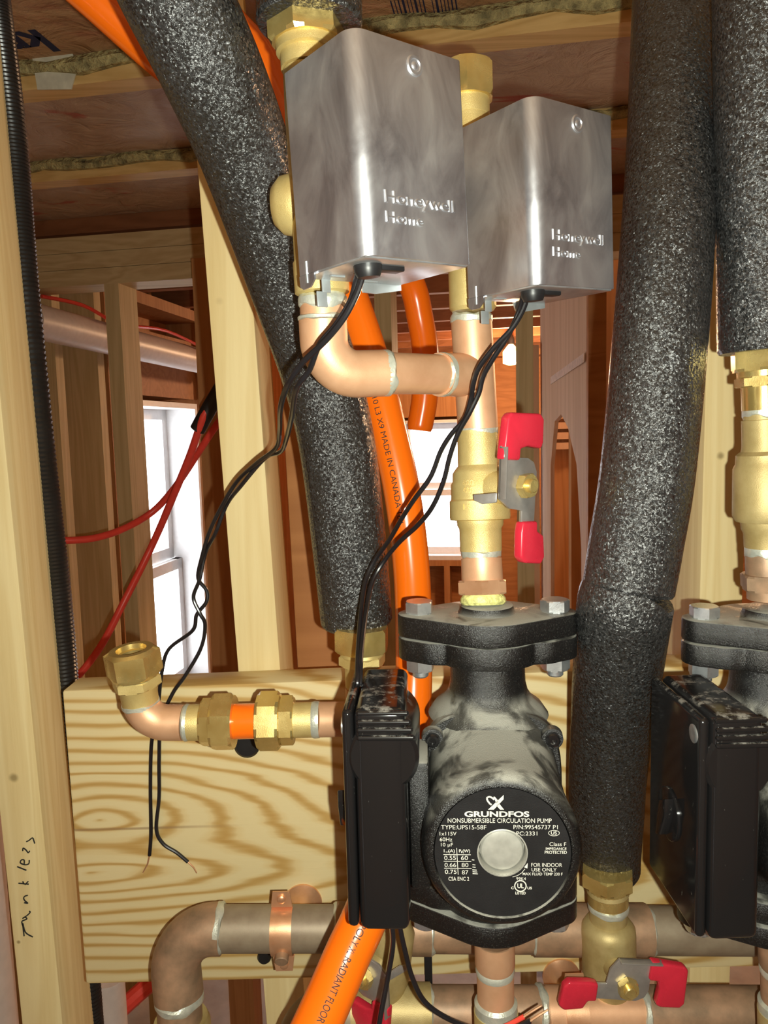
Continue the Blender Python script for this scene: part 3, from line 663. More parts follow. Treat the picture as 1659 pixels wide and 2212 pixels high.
def ring(p, ax, R, r, par, nm='solder_joint', mt='solder'):
    a, u, w = frame_of(ax); r *= 1.35; rs = []
    for q, rad in ((-1, R - .0004), (-.6, R + .0008), (.4, R + .0009), (1, R - .0006)):
        rs.append([Vector(p) + a * (q * r * (1 + .28 * math.sin(3 * th + 2 * q) + .18 * math.sin(7 * th + 1))) + (u * math.cos(th) + w * math.sin(th)) * rad for th in [2 * PI * k / 36 for k in range(36)]])
    o = MB().rings(rs).build(nm, mt, par); return o
ring(c, c - b, .0122, .0022, run); ring(d, d - c, .0124, .0022, run); ring(at(697, 652, .42), (0, 0, 1), .0124, .0026, run)
ring(at(1018, 689, .487), (0, 0, 1), .0124, .0022, run); ring(at(1032, 930, .487), (0, 0, 1), .0120, .0024, run)
ring(at(697, 688, .42), (0, 0, 1), .0126, .0010, run)

# ================================================================== BALL VALVES
def handle_plate(parent, tooth=True):
    """T handle in the plane x-z of the parent's frame at y = 0, stem along -y"""
    plate = [(-.0200, -.008), (-.012, -.0135), (-.001, -.0150), (-.001, -.0240), (.0105, -.0240), (.0110, -.006), (.0115, .008), (.0085, .0140), (.003, .0165), (-.006, .0165), (-.0072, .0200), (-.0078, .0230), (-.0200, .0230)]
    hp = MB().prism(plate, basis((0, 0, 0), (1, 0, 0), (0, 0, 1), (0, -1, 0)), .0022).build('handle', 'steel_lever', parent, local=True, bevel=.0004)
    MB().prism([(-.0200, -.008), (-.0200, .0225), (-.0188, .0225), (-.0188, -.008)], basis((0, -.006, 0), (1, 0, 0), (0, 0, 1), (0, 1, 0)), .006).build('handle_edge', 'steel_lever', hp, local=True, bevel=.0003)
    if tooth: MB().prism([(0, -.0015), (.009, -.0030), (.0145, -.001), (.0150, .0025), (.0, .0042)], basis((-.0195, .0006, -.0085), (-.35, .93, 0), (0, 0, 1), (-.93, -.35, 0)), .0016).build('stop_tooth', 'steel_lever', hp, local=True, bevel=.0005)
    g1 = [(-.0208, .0150), (-.0062, .0148), (-.0058, .0215), (.0000, .0232), (.0125, .0222), (.0142, .0260), (.0142, .0400), (.0110, .0432), (-.0150, .0425), (-.0178, .0395)]
    MB().prism(g1, basis((0, .0022, 0), (1, 0, 0), (0, 0, 1), (0, -1, 0)), .0068).build('grip', 'red_vinyl', hp, local=True, bevel=.0016, seg=3, angle=50)
    g2 = [(-.0018, -.0215), (.0114, -.0215), (.0116, -.0275), (.0175, -.0305), (.0192, -.0440), (.0160, -.0480), (.0010, -.0465), (-.0028, -.0430), (-.0030, -.0280)]
    MB().prism(g2, basis((0, .0022, 0), (1, 0, 0), (0, 0, 1), (0, -1, 0)), .0068).build('grip', 'red_vinyl', hp, local=True, bevel=.0016, seg=3, angle=50)
    MB().hexnut((0, -.0020, 0), (0, -1, 0), 0, .0055, .0078, .2).build('stem_nut', 'brass_machined', parent, local=True, angle=25)
    MB().lathe((0, -.0070, 0), (0, -1, 0), [(0, .0042), (.0026, .0042), (.0032, .0034)], 20).build('stem_end', 'brass_machined', parent, local=True)
    return hp
def ball_valve(label, A, B, k, prof, stem_dir, stem_len, zc, mat='brass_cast', roll=0., tooth=True, grp='ball valves', dz=0., text=True):
    """A, B ends of the body axis; prof: (t, radius); zc: t of the ball centre"""
    d = (B - A); L_ = d.length; ctr = A + d * zc
    up = -d.normalized() if d.z < 0 else d.normalized()
    s_ = Vector(stem_dir).normalized(); xx = s_.cross(up).normalized() * -1; 
    yy = -s_; zz = xx.cross(yy).normalized()
    M = basis(ctr + s_ * stem_len + Vector((0, 0, dz)), xx, yy, zz) @ Matrix.Rotation(roll, 4, 'Y')
    t = thing('ball_valve', label, 'valve', M=M, group=grp)
    bo = MB().lathe(A, d, [(q * L_, r) for q, r in prof], 36).build('body', mat, t)
    MB().lathe(ctr, s_, [(0, .0115), (stem_len * .45, .0112), (stem_len * .62, .0085), (stem_len * .98, .0060)], 24).build('stem_boss', mat, t)
    handle_plate(t, tooth)
    return t, ctr
A, B, k, f = vline(1031, 932, 1039, 1192, .487, .479)
prof = [(f(932), .0128), (f(1006), .0130), (f(1014), .0150), (f(1022), .0165), (f(1040), .0168), (f(1046), .0178), (f(1078), .0180), (f(1082), .0190), (f(1116), .0192), (f(1122), .0188), (f(1124), .0148), (f(1134), .0146), (f(1142), .0134), (f(1190), .0132), (f(1191), .0118)]
bv1, c1 = ball_valve('brass ball valve with two red grips above the front pump', A, B, k, prof, (.62, -.78, 0), .0350, f(1054), roll=0, dz=.003)
for s, (dx, dz), w in (('600', (-.0118, .0030), .0075), ('600', (-.0118, -.0015), .0075), ('150', (-.0124, -.0120), .0085)):
    vs, fs = text_faces(s, .01, .5); out = []
    d = (B - A).normalized(); a_, u_, w_ = frame_of(d)
    R = .0182 if dz > -.01 else .0194
    for p in vs:
        th = math.asin(max(-1, min(1, dx / R))) + p.x * w / R; zz = dz + p.y * .0035
        out.append(c1 + Vector((R * math.sin(th), -R * math.cos(th), 0)) * (1 + p.z * .03) + d * -zz)
    MB().add(out, fs).build('raised_mark', 'brass_cast', bv1, angle=20)
# second valve at the right edge, above the other pump
A, B, k, f = vline(1650, 888, 1657, 1195, .470)
prof2 = [(f(888), .0118), (f(905), .0118), (f(906), .0128), (f(962), .0130), (f(972), .0135), (f(980), .0165), (f(1000), .0170), (f(1010), .0185), (f(1080), .0192), (f(1110), .0195), (f(1122), .0180), (f(1124), .0150), (f(1140), .0146), (f(1150), .0134), (f(1180), .0132), (f(1182), .0118), (f(1195), .0118)]
bv2, _ = ball_valve('dusty brass ball valve cut by the right picture edge', A, B, k, prof2, (.62, -.78, 0), .0350, f(1045), mat='brass_dusty', dz=-.0005)

# ---------------- stub pipes, unions
st = thing('pipe_stub', 'short copper adapter between ball valve and front pump flange', 'fitting', at(1041, 1290, .487))
A, B, k, f = vline(1039, 1190, 1044, 1309, .479, .4725)
ax_parts(st, A, B, [('pipe', 'copper_clean', 'turn', [(f(1192), .0118), (f(1205), .0118), (f(1206), .0129), (f(1254), .0131), (f(1256), .0128)]),
                    ('hex_collar', 'copper_bright', 'hex', (f(1254), f(1284), .0170), .15), ('thread', 'thread_tape', 'turn', [(f(1283), .0125), (f(1292), .0142), (f(1300), .0145), (f(1306), .0130)])])
ring(at(1039, 1193, .479), (0, 0, 1), .0120, .0026, st)
un = thing('pipe_union', 'brass union and copper stub at the right picture edge', 'fitting', at(1652, 890, .470))
A, B, k, f = vline(1648, 748, 1652, 892, .470)
ax_parts(un, A, B, [('union_nut', 'brass_machined', 'hex', (f(750), f(800), .0195), .3), ('neck', 'brass_machined', 'turn', [(f(798), .0150), (f(812), .0150), (f(812), .0130), (f(884), .0130), (f(886), .0118), (f(892), .0118)]), ('hex_collar', 'brass_machined', 'hex', (f(812), f(834), .0168), .1)])
ring(at(1652, 888, .470), (0, 0, 1), .0120, .003, un)
st2 = thing('pipe_stub', 'tarnished copper adapter above the right hand pump flange', 'fitting', at(1660, 1290, .470))
A, B, k, f = vline(1657, 1190, 1660, 1292, .470)
ax_parts(st2, A, B, [('pipe', 'copper_tarnished', 'turn', [(f(1190), .0118), (f(1200), .0128), (f(1240), .0128)]), ('hex_collar', 'copper_tarnished', 'hex', (f(1238), f(1272), .0165), .2), ('thread', 'copper_tarnished', 'turn', [(f(1270), .0125), (f(1292), .0125)])])
ring(at(1657, 1187, .470), (0, 0, 1), .0122, .004, st2)

# ================================================================== PUMPS
def superring(y, a, b, e, n=48, cx=0, cz=0):
    out = []
    for k in range(n):
        th = 2 * PI * k / n; c_, s_ = math.cos(th), math.sin(th)
        out.append(Vector((cx + a * math.copysign(abs(c_) ** (2 / e), c_), y, cz + b * math.copysign(abs(s_) ** (2 / e), s_))))
    return out
def hull_outline(circles, n=64):
    """convex hull of circles (x, y, r) by support function"""
    out = []
    for k in range(n):
        th = 2 * PI * k / n; d = (math.cos(th), math.sin(th))
        x, y, r = max(circles, key=lambda q: q[0] * d[0] + q[1] * d[1] + q[2]); out.append((x + r * d[0], y + r * d[1]))
    return out
def union_outline(circles, n=96):
    """outer boundary, seen from the origin, of a union of circles"""
    out = []
    for k in range(n):
        th = 2 * PI * k / n; d = (math.cos(th), math.sin(th)); best = 0
        for x, y, r in circles:
            b = x * d[0] + y * d[1]; q = b * b - (x * x + y * y - r * r)
            if q >= 0: best = max(best, b + math.sqrt(q))
        out.append((best * d[0], best * d[1]))
    return out
KL = .0360 / 655
def lab(x, y): return ((x - 820) * KL, -(y - 800) * KL)
TEXTS = [('GRUNDFOS', 460, 1080, 378, 436, .035), ('NONSUBMERSIBLE CIRCULATION PUMP', 298, 1292, 450, 495, 0), ('TYPE:UPS15-58F', 232, 668, 518, 562, 0), ('P/N:99545737 P1', 928, 1350, 515, 558, 0),
         ('1x115V', 218, 380, 588, 625, 0), ('PC:2331', 955, 1155, 582, 622, 0), ('US', 1285, 1340, 580, 612, .01), ('60Hz', 218, 338, 645, 685, 0), ('10 \u00b5F', 228, 345, 700, 745, 0),
         ('Class F', 1270, 1430, 690, 728, 0), ('IMPEDANCE', 1235, 1432, 742, 768, .01), ('PROTECTED', 1225, 1435, 776, 808, .01), ('I  (A)', 255, 362, 765, 808, .01), ('P (W)', 402, 508, 765, 808, .01), ('1/1', 276, 308, 785, 802, 0), ('1', 422, 432, 785, 802, 0),
         ('0.55', 258, 370, 832, 875, 0), ('60', 420, 487, 832, 875, 0), ('0.66', 260, 372, 905, 947, 0), ('80', 425, 490, 905, 947, 0), ('0.75', 262, 375, 975, 1018, 0), ('87', 427, 488, 980, 1023, 0),
         ('CSA ENC 2', 295, 495, 1048, 1088, .005), ('FOR INDOOR', 1095, 1390, 902, 940, 0), ('USE ONLY', 1098, 1338, 952, 988, 0), ('MAX FLUID TEMP 230 F', 1013, 1395, 1000, 1028, .005), ('99K4', 950, 1043, 1048, 1078, 0),
         ('UL', 960, 1022, 1112, 1162, .03), ('C', 900, 926, 1145, 1172, .03), ('US', 1057, 1100, 1145, 1172, .03), ('LISTED', 940, 1040, 1197, 1225, .02)]
def pump(label, M):
    t = thing('circulator_pump', label, 'pump', M=M, group='black circulator pumps')
    K = dict(local=True)
    # volute with vertical necks
    MZ = -.0085                                  # the motor axis sits a little below the middle of the ports
    mb = MB(); mb.rings([superring(y_, a_, b_, e_, cz=MZ) for y_, a_, b_, e_ in ((.036, .018, .018, 2), (.034, .030, .032, 2.2), (.024, .040, .044, 2.4), (-.006, .042, .048, 2.6), (-.012, .0425, .0535, 3.6), (-.022, .0425, .0535, 3.6), (-.0235, .0415, .0525, 3.6))])
    mb.lathe((0, .002, .036), (0, 0, 1), [(0, .038), (.006, .034), (.010, .0285), (.015, .0252), (.021, .0238), (.038, .0232)], 36)
    mb.lathe((0, .002, -.040), (0, 0, -1), [(0, .036), (.010, .0285), (.016, .0250), (.024, .0228), (.036, .0225)], 36)
    vol = mb.build('volute', 'cast_iron', t, **K)
    # motor housing
    mb = MB(); mb.rings([superring(-.0235, .0400, .0500, 3.0), superring(-.0260, .0405, .0490, 2.8), superring(-.034, .0410, .0470, 2.4), superring(-.050, .0412, .0440, 2.1), superring(-.066, .0424, .0428, 2), superring(-.076, .0432, .0432, 2), superring(-.0815, .0426, .0426, 2), superring(-.0848, .0408, .0408, 2), superring(-.0862, .0384, .0384, 2), superring(-.0862, .0368, .0368, 2), superring(-.0850, .0362, .0362, 2), superring(-.0780, .0360, .0360, 2)])
    mot = mb.build('motor_housing', 'cast_iron', t, **K); mot.location.z = MZ
    # nameplate with the vent plug hole
    n = 64; mb = MB(); rs = [[Vector((r * math.cos(2 * PI * k / n), y, r * math.sin(2 * PI * k / n))) for k in range(n)] for r, y in ((.0360, -.0848), (.0360, -.0854), (.0126, -.0854), (.0126, -.0780))]
    mb.rings(rs, caps=False); npl = mb.build('nameplate', 'label_black', t, **K); npl.location.z = MZ
    mb = MB(); YL = -.0856
    def P(x, y): u, v = lab(x, y); return (u, YL, v)
    def poly(pts): mb.add([P(*q) for q in pts], [tuple(range(len(pts)))])
    def stroke(pts, w):
        for (x0, y0), (x1, y1) in zip(pts, pts[1:]):
            l_ = math.hypot(x1 - x0, y1 - y0); nx, ny = -(y1 - y0) / l_ * w / 2, (x1 - x0) / l_ * w / 2
            poly([(x0 + nx, y0 + ny), (x1 + nx, y1 + ny), (x1 - nx, y1 - ny), (x0 - nx, y0 - ny)])
    for s_, x0, x1, y0, y1, bo in TEXTS:
        vs, fs = text_faces(s_, bo); mb.add([P(x0 + p.x * (x1 - x0), y1 - p.y * (y1 - y0)) for p in vs], fs)
    for y, x0, x1 in ((820, 250, 515), (889, 252, 518), (960, 255, 521)): stroke([(x0, y), (x1, y + 1)], 6)
    stroke([(379, 752), (390, 1026)], 6)
    for x0, x1, y in ((525, 548, 872), (530, 558, 922), (530, 560, 946), (528, 570, 975), (530, 575, 995), (530, 580, 1014)): stroke([(x0, y), (x1, y + 3)], 8)
    def circ(cx, cy, rx, ry, w, a0=0, a1=360, st_=30): stroke([(cx + rx * math.cos(math.radians(a0 + (a1 - a0) * i / st_)), cy + ry * math.sin(math.radians(a0 + (a1 - a0) * i / st_))) for i in range(st_ + 1)], w)
    circ(1313, 597, 52, 28, 5); circ(990, 1138, 55, 55, 11)
    stroke([(914, 1046), (962, 1032), (1005, 1002), (1035, 962)], 5); poly([(1062, 902), (1058, 958), (1026, 946)])
    # emblem: two crossing ribbons
    poly([(838, 213), (836, 258), (742, 362), (686, 362)]); poly([(768, 322), (792, 298), (840, 362), (802, 362)])
    stroke([(745, 262), (730, 244), (706, 232), (684, 236), (676, 250), (684, 274), (708, 306), (722, 312)], 17); poly([(738, 232), (752, 230), (788, 276), (768, 300)])
    mb.build('printing', 'ink_white', npl, smooth=False, **K)
    # recessed vent plug
    mb = MB(); mb.lathe((0, -.0846, 0), (0, 1, 0), [(-.0012, .0134), (-.0014, .0128), (.0, .0124), (.0062, .0122), (.0062, .0040)], 40, caps=False); cup = mb.build('vent_cup', 'plug_nickel', t, **K); cup.location.z = MZ
    mb = MB(); mb.lathe((0, -.0800, .0), (0, -1, 0), [(0, .0117), (.0022, .0116), (.0032, .0108), (.0038, .0085), (.0040, .004), (.0040, .0005)], 40); mb.build('vent_plug', 'plug_nickel', t, **K).location.z = MZ
    for s_ in (-1, 1):
        for z in (.0390, -.0400):
            mb = MB(); mb.lathe((s_ * .0358, -.0236, z), (0, -1, 0), [(0, .0068), (.0055, .0064), (.0056, .0050)], 20); sb = mb.build('screw_boss', 'cast_iron', t, **K); sb.location.z = MZ
            mb = MB(); mb.lathe((s_ * .0358, -.0290, z), (0, -1, 0), [(0, .0045), (.0022, .0043), (.0030, .0034), (.0031, .0022), (.0016, .0021), (.0016, .0003)], 18); mb.build('screw', 'black_plastic', sb, **K)
    # flanges, bolts and nuts
    for sg in (1, -1):
        z0 = sg * .0730
        def place(o, h): return basis((0, .002, z0 if sg > 0 else -o), (1, 0, 0), (0, 1, 0), (0, 0, 1))
        oc = union_outline([(0, 0, .0335), (.0425, 0, .0135), (-.0425, 0, .0135), (.030, 0, .0200), (-.030, 0, .0200)])
        lo, hi = sorted((sg * .0725, sg * .0865)); MB().prism(oc, Matrix.Translation((0, .002, lo)), hi - lo).build('pump_flange', 'cast_iron', t, bevel=.0012, **K)
        lo, hi = sorted((sg * .0872, sg * .1012)); fl = MB().prism(hull_outline([(0, 0, .0355), (.0430, 0, .0130), (-.0430, 0, .0130)]), Matrix.Translation((0, .002, lo)), hi - lo).build('companion_flange', 'cast_iron', t, bevel=.0012, **K)
        MB().lathe((0, .002, sg * .1005), (0, 0, sg), [(0, .0185), (.002, .0172), (.0050, .0165), (.0058, .0150)], 32).build('flange_hub', 'cast_iron', fl, **K)
        for s_ in (-1, 1):
            x = s_ * .0425; ph = .2 + .3 * s_
            MB().hexnut((x, .002, sg * .1012), (0, 0, sg), 0, .0075, .0092, ph, ch=.1).build('bolt_head', 'zinc', t, angle=25, **K)
            MB().hexnut((x, .002, sg * .0725), (0, 0, -sg), .0, .0085, .0092, ph + .25, ch=.1).build('nut', 'zinc', t, angle=25, **K)
            MB().lathe((x, .002, sg * .0640), (0, 0, -sg), [(0, .0052), (.0035, .0052), (.0045, .0042)], 16).build('bolt_end', 'zinc', t, **K)
            MB().lathe((x, .002, sg * .0863), (0, 0, sg), [(0, .0075), (.0011, .0075)], 20).build('washer', 'zinc', t, **K)
    # terminal box on the left side
    mb = MB(); mb.box((-.0770, -.0885, -.0525), (-.0500, -.0160, .0715)); tb = mb.build('terminal_box', 'black_plastic', t, bevel=.0045, seg=4, **K)
    mb = MB(); mb.lathe((-.0620, -.0880, .0450), (0, 1, 0), [(0, .0170), (.002, .0190), (.064, .0190), (.066, .017)], 36); mb.build('cable_bulge', 'black_plastic', tb, **K)
    mb = MB(); mb.box((-.0835, -.0870, -.0512), (-.0775, -.0170, .0705)); lid = mb.build('box_lid', 'black_plastic', t, bevel=.0028, seg=3, **K)
    mb = MB(); mb.box((-.0500, -.0600, -.0470), (-.0380, -.0240, .0300)); mb.build('motor_bridge', 'cast_iron', t, bevel=.003, **K)
    for i in range(4):
        z = .0690 - .0042 * i; y = -.0868 - (.0016 if i else .0)
        mb = MB(); mb.lathe((-.0755, y, z), (1, 0, 0), [(0, .0008), (.001, .0016), (.0265 + .001 * i, .0016), (.0275 + .001 * i, .0008)], 12); mb.build('rib', 'black_plastic', tb, **K)
    MB().lathe((-.0832, -.0800, .0600), (-1, 0, 0), [(0, .0050), (.0008, .0050), (.0012, .0040), (.0008, .0015)], 20).build('screw', 'zinc', lid, **K)
    mb = MB(); mb.lathe((-.0832, -.0500, .0000), (-1, 0, 0), [(0, .0150), (.0016, .0150), (.0022, .0140)], 32); dial = mb.build('speed_dial', 'black_plastic', lid, **K)
    MB().prism([(-.016, -.004), (-.006, -.0075), (.010, -.006), (.016, .000), (.008, .0030), (-.008, .0028)], basis((-.0850, -.0500, .0000), (0, .35, -.94), (0, .94, .35), (-1, 0, 0)), .0055).build('dial_pointer', 'black_plastic', dial, bevel=.0008, **K)
    return t
YP = .470
P1 = at(1056, 1657, YP); P2 = at(1660, 1664, YP)
pump1 = pump('front black circulator pump with a printed round face, at lower centre', Matrix.Translation(P1) @ Matrix.Rotation(math.radians(-3.2), 4, 'Z'))
pump2 = pump('black circulator pump cut by the right picture edge', Matrix.Translation(P2) @ Matrix.Rotation(math.radians(1.0), 4, 'Z'))
# loose leads below the terminal box
for pts, lb in (([(846, 1995, .425, WR), (849, 2040, .425, WR), (838, 2110, .425, WR), (823, 2190, .42, WR), (812, 2260, .42, WR)], 'black lead hanging straight down under the pump terminal box'),
                ([(862, 1995, .430, WR), (874, 2050, .43, WR), (890, 2110, .43, WR), (916, 2162, .43, WR), (960, 2196, .43, WR), (1020, 2222, .43, WR), (1080, 2240, .43, WR)], 'black lead curving right under the pump terminal box')):
    w = MB().tube(path(pts, 8), 10).build('lead_wire', 'wire_black'); tag(w, lb, 'wire', 'leads below the pump')
for pts, mt, lb in (([(1060, 2236, .43, WR), (1112, 2222, .43, WR), (1146, 2205, .43, WR)], 'wire_black', 'black lead with a stripped tip at the bottom edge'), ([(1050, 2232, .45, WR), (1098, 2214, .45, WR), (1132, 2196, .45, WR)], 'red_pex', 'reddish lead with a stripped tip at the bottom edge')):
    w = thing('lead_wire', lb, 'wire', at(1060, 2236, .43), group='leads below the pump'); MB().tube(path(pts, 6), 10).build('insulation', mt, w)
    x, y, Y, _ = pts[-1]; MB().tube(path([(x, y, Y, .0008), (x + 18, y - 12, Y, .0008), (x + 38, y - 24, Y, .0006)], 4), 6).build('wire_tip', 'copper_bright', w)

# ================================================================== LEFT ELBOW AND COMPRESSION COUPLING
YC = .520; k = YC / FPX
ef = thing('elbow_fitting', 'copper elbow with an open brass nut on top, left on the board', 'fitting', at(300, 1560, YC))
nA = at(283, 1402, YC - .004); nB = at(304, 1520, YC); dn = nB - nA; Ln = dn.length; an = dn.normalized()
nn = MB(); a_, u_, w_ = frame_of(an); n_ = 24
def hexr(kk, r): th = (2 * PI * kk / n_) % (PI / 3) - PI / 6; return r * math.cos(PI / 6) / math.cos(th)
prof = [(.0, 'c', .0105), (.0, 'c', .0150), (.0022, 'h', .0192), (.0170, 'h', .0192), (.0200, 'c', .0160)]
rs = []
for tt, kd, r in [(.016, 'c', .0080), (.004, 'c', .0080), (.0035, 'c', .0100)] + prof:
    rs.append([nA + a_ * tt + (u_ * math.cos(2 * PI * q / n_ + .35) + w_ * math.sin(2 * PI * q / n_ + .35)) * (hexr(q, r) if kd == 'h' else r) for q in range(n_)])
nn.rings(rs, caps=False).build('open_nut', 'brass_machined', ef, angle=28)
MB().hexnut(nA, an, .0205, .0275, .0172, .5).build('hex_collar', 'brass_cast', ef, angle=28)
MB().lathe(nA, an, [(.026, .0150), (.030, .0128), (Ln, .0126)], 32).build('neck', 'brass_cast', ef)
cy = 1562
mb = MB(); mb.tube([(p, .0124) for p in arcpath(nB - an * .004, at(310, cy - 2, YC), at(396, cy - 1, YC), .0185, 14)], 32); mb.build('elbow', 'copper_clean', ef)
ring(nB, an, .0122, .0018, ef); 
cpf = thing('pipe_coupling', 'brass compression coupling around a short orange tube on the board', 'fitting', at(535, 1560, YC))
A, B, k, f0 = vline(396, cy - 1, 700, cy - 8, YC); f = lambda x: (x - 396) / (700 - 396)
ax_parts(cpf, A, B, [('sleeve', 'brass_cast', 'turn', [(f(407), .0126), (f(440), .0126), (f(442), .0118)]), ('hex_collar', 'brass_machined', 'hex', (f(437), f(468), .0175), .5), ('nut', 'brass_machined', 'hex', (f(460), f(507), .0205), .5),
                     ('orange_stub', 'orange_pex', 'turn', [(f(470), .0122), (f(600), .0122)]), ('nut', 'brass_machined', 'hex', (f(557), f(606), .0205), .2), ('hex_collar', 'brass_machined', 'hex', (f(604), f(636), .0175), .35),
                     ('sleeve', 'brass_cast', 'turn', [(f(630), .0122), (f(676), .0122)]), ('solder_joint', 'solder', 'turn', [(f(398), .0122), (f(402), .0130), (f(409), .0126)]), ('solder_joint', 'solder', 'turn', [(f(674), .0122), (f(680), .0129), (f(690), .0126)])])
tp = thing('copper_tee', 'copper tee and union under the slanted foam sleeve, behind the pump', 'fitting', at(783, 1600, .535))
mb = MB(); mb.tube([(B - (B - A).normalized() * .006, .0122), (at(783, cy - 9, .53), .0122)], 32); mb.build('branch', 'copper_clean', tp)
A, B, k, f = vline(781, 1352, 786, 1650, .548)
ax_parts(tp, A, B, [('union_nut', 'brass_machined', 'hex', (f(1354), f(1404), .0212), .1), ('hex_collar', 'brass_cast', 'hex', (f(1412), f(1434), .0176), .25), ('neck', 'brass_cast', 'turn', [(f(1400), .0145), (f(1413), .0160), (f(1432), .0130), (f(1480), .0126), (f(1484), .0118)]), ('run', 'copper_clean', 'turn', [(f(1484), .0126), (f(1640), .0126)])])

# ================================================================== LOWER HEADERS
h1 = thing('copper_header', 'tarnished copper header with an elbow turning down, low on the board', 'pipe', at(700, 2005, .555))
YH = .560
def hx(x): return 2004 + (x - 480) * .006
MB().tube([(p, .0190) for p in arcpath(at(480, 2006, YH), at(372, 2006, YH), at(386, 2150, YH - .006), .030, 16)], 36).build('elbow', 'copper_tarnished', h1)
MB().tube([(at(474, 2006, YH), .0172), (at(735, hx(735), YH), .0172)], 36).build('pipe', 'copper_grey', h1)
MB().tube([(at(727, hx(727), YH), .0190), (at(930, hx(930), YH), .0190)], 36).build('tee', 'copper_tarnished', h1)
MB().tube([(at(925, hx(925), YH), .0172), (at(1160, hx(1160), YH), .0172)], 36).build('pipe', 'copper_tarnished', h1)
MB().tube([(at(1150, hx(1150), YH), .0190), (at(1400, hx(1400), YH), .0190)], 36).build('tee', 'copper_tarnished', h1)
MB().tube([(at(1395, hx(1395), YH), .0176), (at(1720, hx(1720), YH), .0176)], 36).build('pipe', 'copper_grey', h1)
dx = at(500, 2006, YH) - at(480, 2006, YH)
for x in (476, 730, 928, 1156, 1397): ring(at(x, hx(x), YH), dx, .0180, .0022, h1)
ring(at(387, 2156, YH - .006), (0, 0, 1), .0180, .0026, h1)
MB().lathe(at(387, 2150, YH - .006), at(395, 2350, YH - .01) - at(387, 2150, YH - .006), [(0, .0172), (.07, .0172)], 32).build('drop_pipe', 'copper_tarnished', h1)
MB().lathe(at(391, 2203, YH - .007), (.02, 0, -1), [(0, .0176), (-.001, .0205), (.004, .0225), (.03, .0225)], 32).build('coupling', 'brass_dusty', h1)
h2 = thing('copper_header', 'lower copper header running along the bottom edge of the picture', 'pipe', at(1000, 2190, .53))
Y2 = .535
def h2y(x): return 2184 + (x - 900) * .004
MB().tube([(p, .0200) for p in arcpath(at(760, 2186, Y2), at(655, 2190, Y2), at(650, 2340, Y2), .030, 14)], 36).build('elbow', 'copper_grey', h2)
MB().tube([(at(740, h2y(740), Y2), .0192), (at(930, h2y(930), Y2), .0192)], 36).build('tee', 'brass_dusty', h2)
MB().tube([(at(925, h2y(925), Y2), .0176), (at(1180, h2y(1180), Y2), .0176)], 36).build('pipe', 'copper_tarnished', h2)
MB().tube([(at(1170, h2y(1170), Y2), .0176), (at(1400, h2y(1400), Y2), .0176)], 36).build('pipe', 'copper_clean', h2)
MB().tube([(at(1385, h2y(1385), Y2), .0180), (at(1720, h2y(1720), Y2), .0180)], 36).build('pipe', 'copper_tarnished', h2)
for x in (926, 1170, 1388): ring(at(x, h2y(x), Y2), dx, .0182, .002, h2)
MB().tube([(at(640, 2290, Y2), .0170), (at(790, 2262, Y2 - .02), .0165), (at(850, 2290, Y2 - .02), .0165)], 24).build('outlet', 'copper_grey', h2)
for xs, lb, P_ in ((1068, 'copper pipe dropping from the front pump across both headers', YP), (1684, 'copper pipe dropping from the right hand pump', YP)):
    A, B, k, f = vline(xs, 2030, xs + 5, 2260, YP); t = thing('drop_pipe', lb, 'pipe', B, group='drop pipes below the pumps')
    ax_parts(t, A, B, [('pipe', 'copper_clean' if xs < 1200 else 'copper_tarnished', 'turn', [(f(2030), .0122), (f(2162), .0122)]), ('adapter', 'copper_clean' if xs < 1200 else 'copper_tarnished', 'turn', [(f(2030), .0132), (f(2080), .0132), (f(2088), .0122)]), ('solder_joint', 'solder', 'turn', [(f(2088), .0122), (f(2094), .0130), (f(2102), .0124)]),
                       ('solder_joint', 'solder', 'turn', [(f(2158), .0122), (f(2164), .0142), (f(2182), .0142), (f(2186), .0128)]), ('socket', 'brass_cast' if xs < 1200 else 'brass_dusty', 'turn', [(f(2182), .0146), (f(2260), .0146)])])
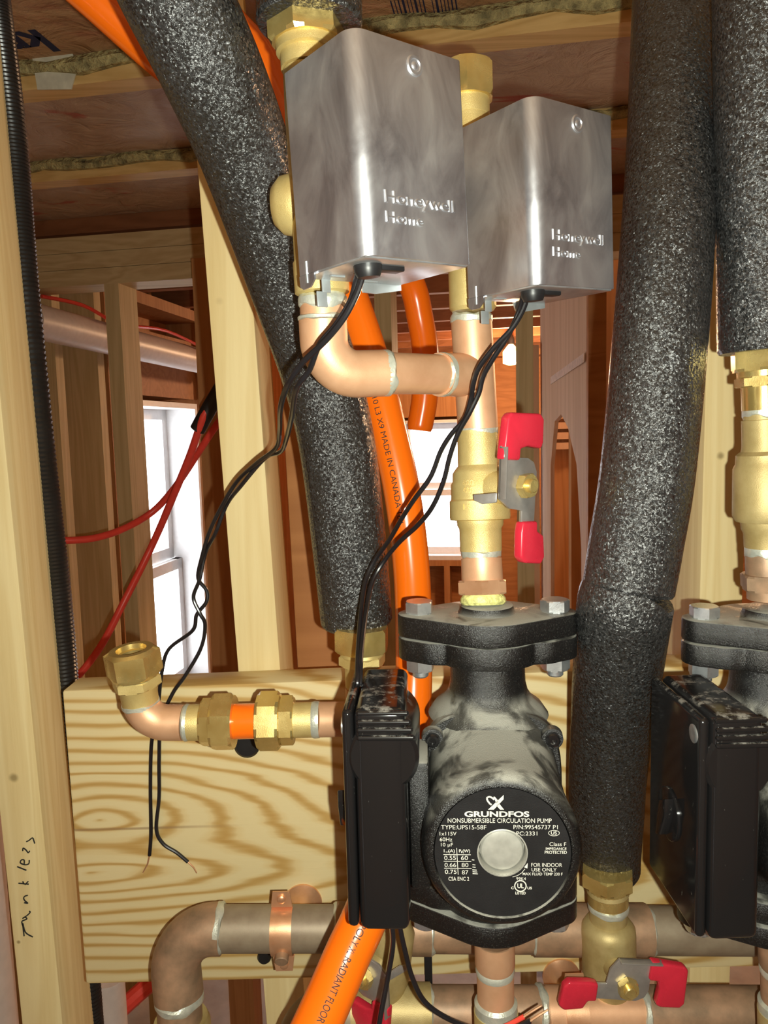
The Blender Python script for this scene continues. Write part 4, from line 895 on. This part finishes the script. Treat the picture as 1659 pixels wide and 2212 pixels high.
# strap clamps (bell hangers)
def hanger(label, px, py, Y, R, cup, wid=.0165):
    c = at(px, py, Y); t = thing('pipe_strap', label, 'clamp', c, group='copper pipe straps')
    w = wid; mb = MB()
    # strap: ear, half circle in front of the pipe, ear
    prof_ = [(R + .0155, -.004), (R + .0030, -.004)] + [((R + .0012) * math.sin(a), -(R + .0012) * math.cos(a)) for a in [PI / 2 * (1 - i / 8) for i in range(17)]] + [(-R - .0030, -.004), (-R - .0150, -.004)]
    inn = []
    rows = []
    for i, (z, y) in enumerate(prof_):
        a = prof_[max(i - 1, 0)]; b = prof_[min(i + 1, len(prof_) - 1)]; tz, ty = b[0] - a[0], b[1] - a[1]; l_ = math.hypot(tz, ty); nz, ny = -ty / l_ * .0013, tz / l_ * .0013
        hw = w / 2 * (.80 if i in (0, len(prof_) - 1) else 1)
        rows.append([c + Vector((-hw, y, z)), c + Vector((hw, y, z)), c + Vector((hw, y + abs(ny) , z + nz * 0)), c + Vector((-hw, y + abs(ny), z))])
    mb.rings(rows); mb.build('strap', 'copper_bright', t, bevel=0)
    for s_ in (1, -1):
        MB().lathe(c + Vector((0, -.004, s_ * (R + .0095))), (0, -1, 0), [(0, .0034), (.0016, .0032), (.0024, .0020)], 16).build('screw', 'copper_bright', t)
    MB().lathe(c + Vector((.0005, -R * .8, -R * .62)), (0, -1, -.4), [(0, .0052), (.006, .0052), (.0066, .0046)], 20).build('rivet', 'copper_tarnished', t)
    bc = at(*cup, YB)
    MB().lathe(bc, (0, -1, 0), [(0, .0165), (.002, .0165), (.006, .013), (.014, .010), (.022, .008)], 32).build('base_cup', 'copper_bright', t)
    return t
hanger('copper strap clamp on the tarnished header, left', 612, 2006, YH, .0176, (655, 1948))
hg = hanger('copper strap clamp on the lower header beside a red grip', 1238, 2186, Y2, .0182, (1212, 2108), .0170)
o = MB().box((at(918, 2070, .6).x, .612, at(918, 2140, .612).z), (at(935, 2070, .6).x, .616, at(935, 2050, .612).z)).build('black_strap', 'black_rubber', bevel=.0008); tag(o, 'short black strap between the two headers below the pump', 'strap')

# ================================================================== LOWER VALVES
A, B, k, f = vline(1312, 1878, 1318, 2215, .540)
pr3 = [(f(1880), .0125), (f(1925), .0155), (f(1932), .0135), (f(1985), .0138), (f(1988), .0165), (f(2000), .0196), (f(2010), .0200), (f(2100), .0200), (f(2120), .0180), (f(2145), .0145), (f(2180), .0140), (f(2190), .012)]
bv3, c3 = ball_valve('brass ball valve with red grips spread sideways at lower right', A, B, k, pr3, (.06, -.99, -.02), .034, f(2052), mat='brass_dusty', roll=math.radians(98), tooth=False)
MB().hexnut(A, B - A, 0.0, .0115, .0205, .3).build('hex_collar', 'brass_machined', bv3, angle=28); MB().lathe(A, B - A, [(.011, .0150), (.026, .0150), (.027, .0140)], 32).build('neck', 'brass_machined', bv3)
ring(at(1314, 1958, .540), (0, 0, 1), .0142, .0022, bv3)
A, B, k, f = vline(852, 1985, 826, 2185, .535)
pr4 = [(f(1985), .012), (f(2010), .0165), (f(2110), .0165), (f(2150), .0125), (f(2185), .0115)]
bv4, _ = ball_valve('grimy brass ball valve half hidden behind the orange tube at the bottom', A, B, k, pr4, (-.62, -.78, 0), .026, f(2062), mat='brass_dusty', roll=math.radians(172))
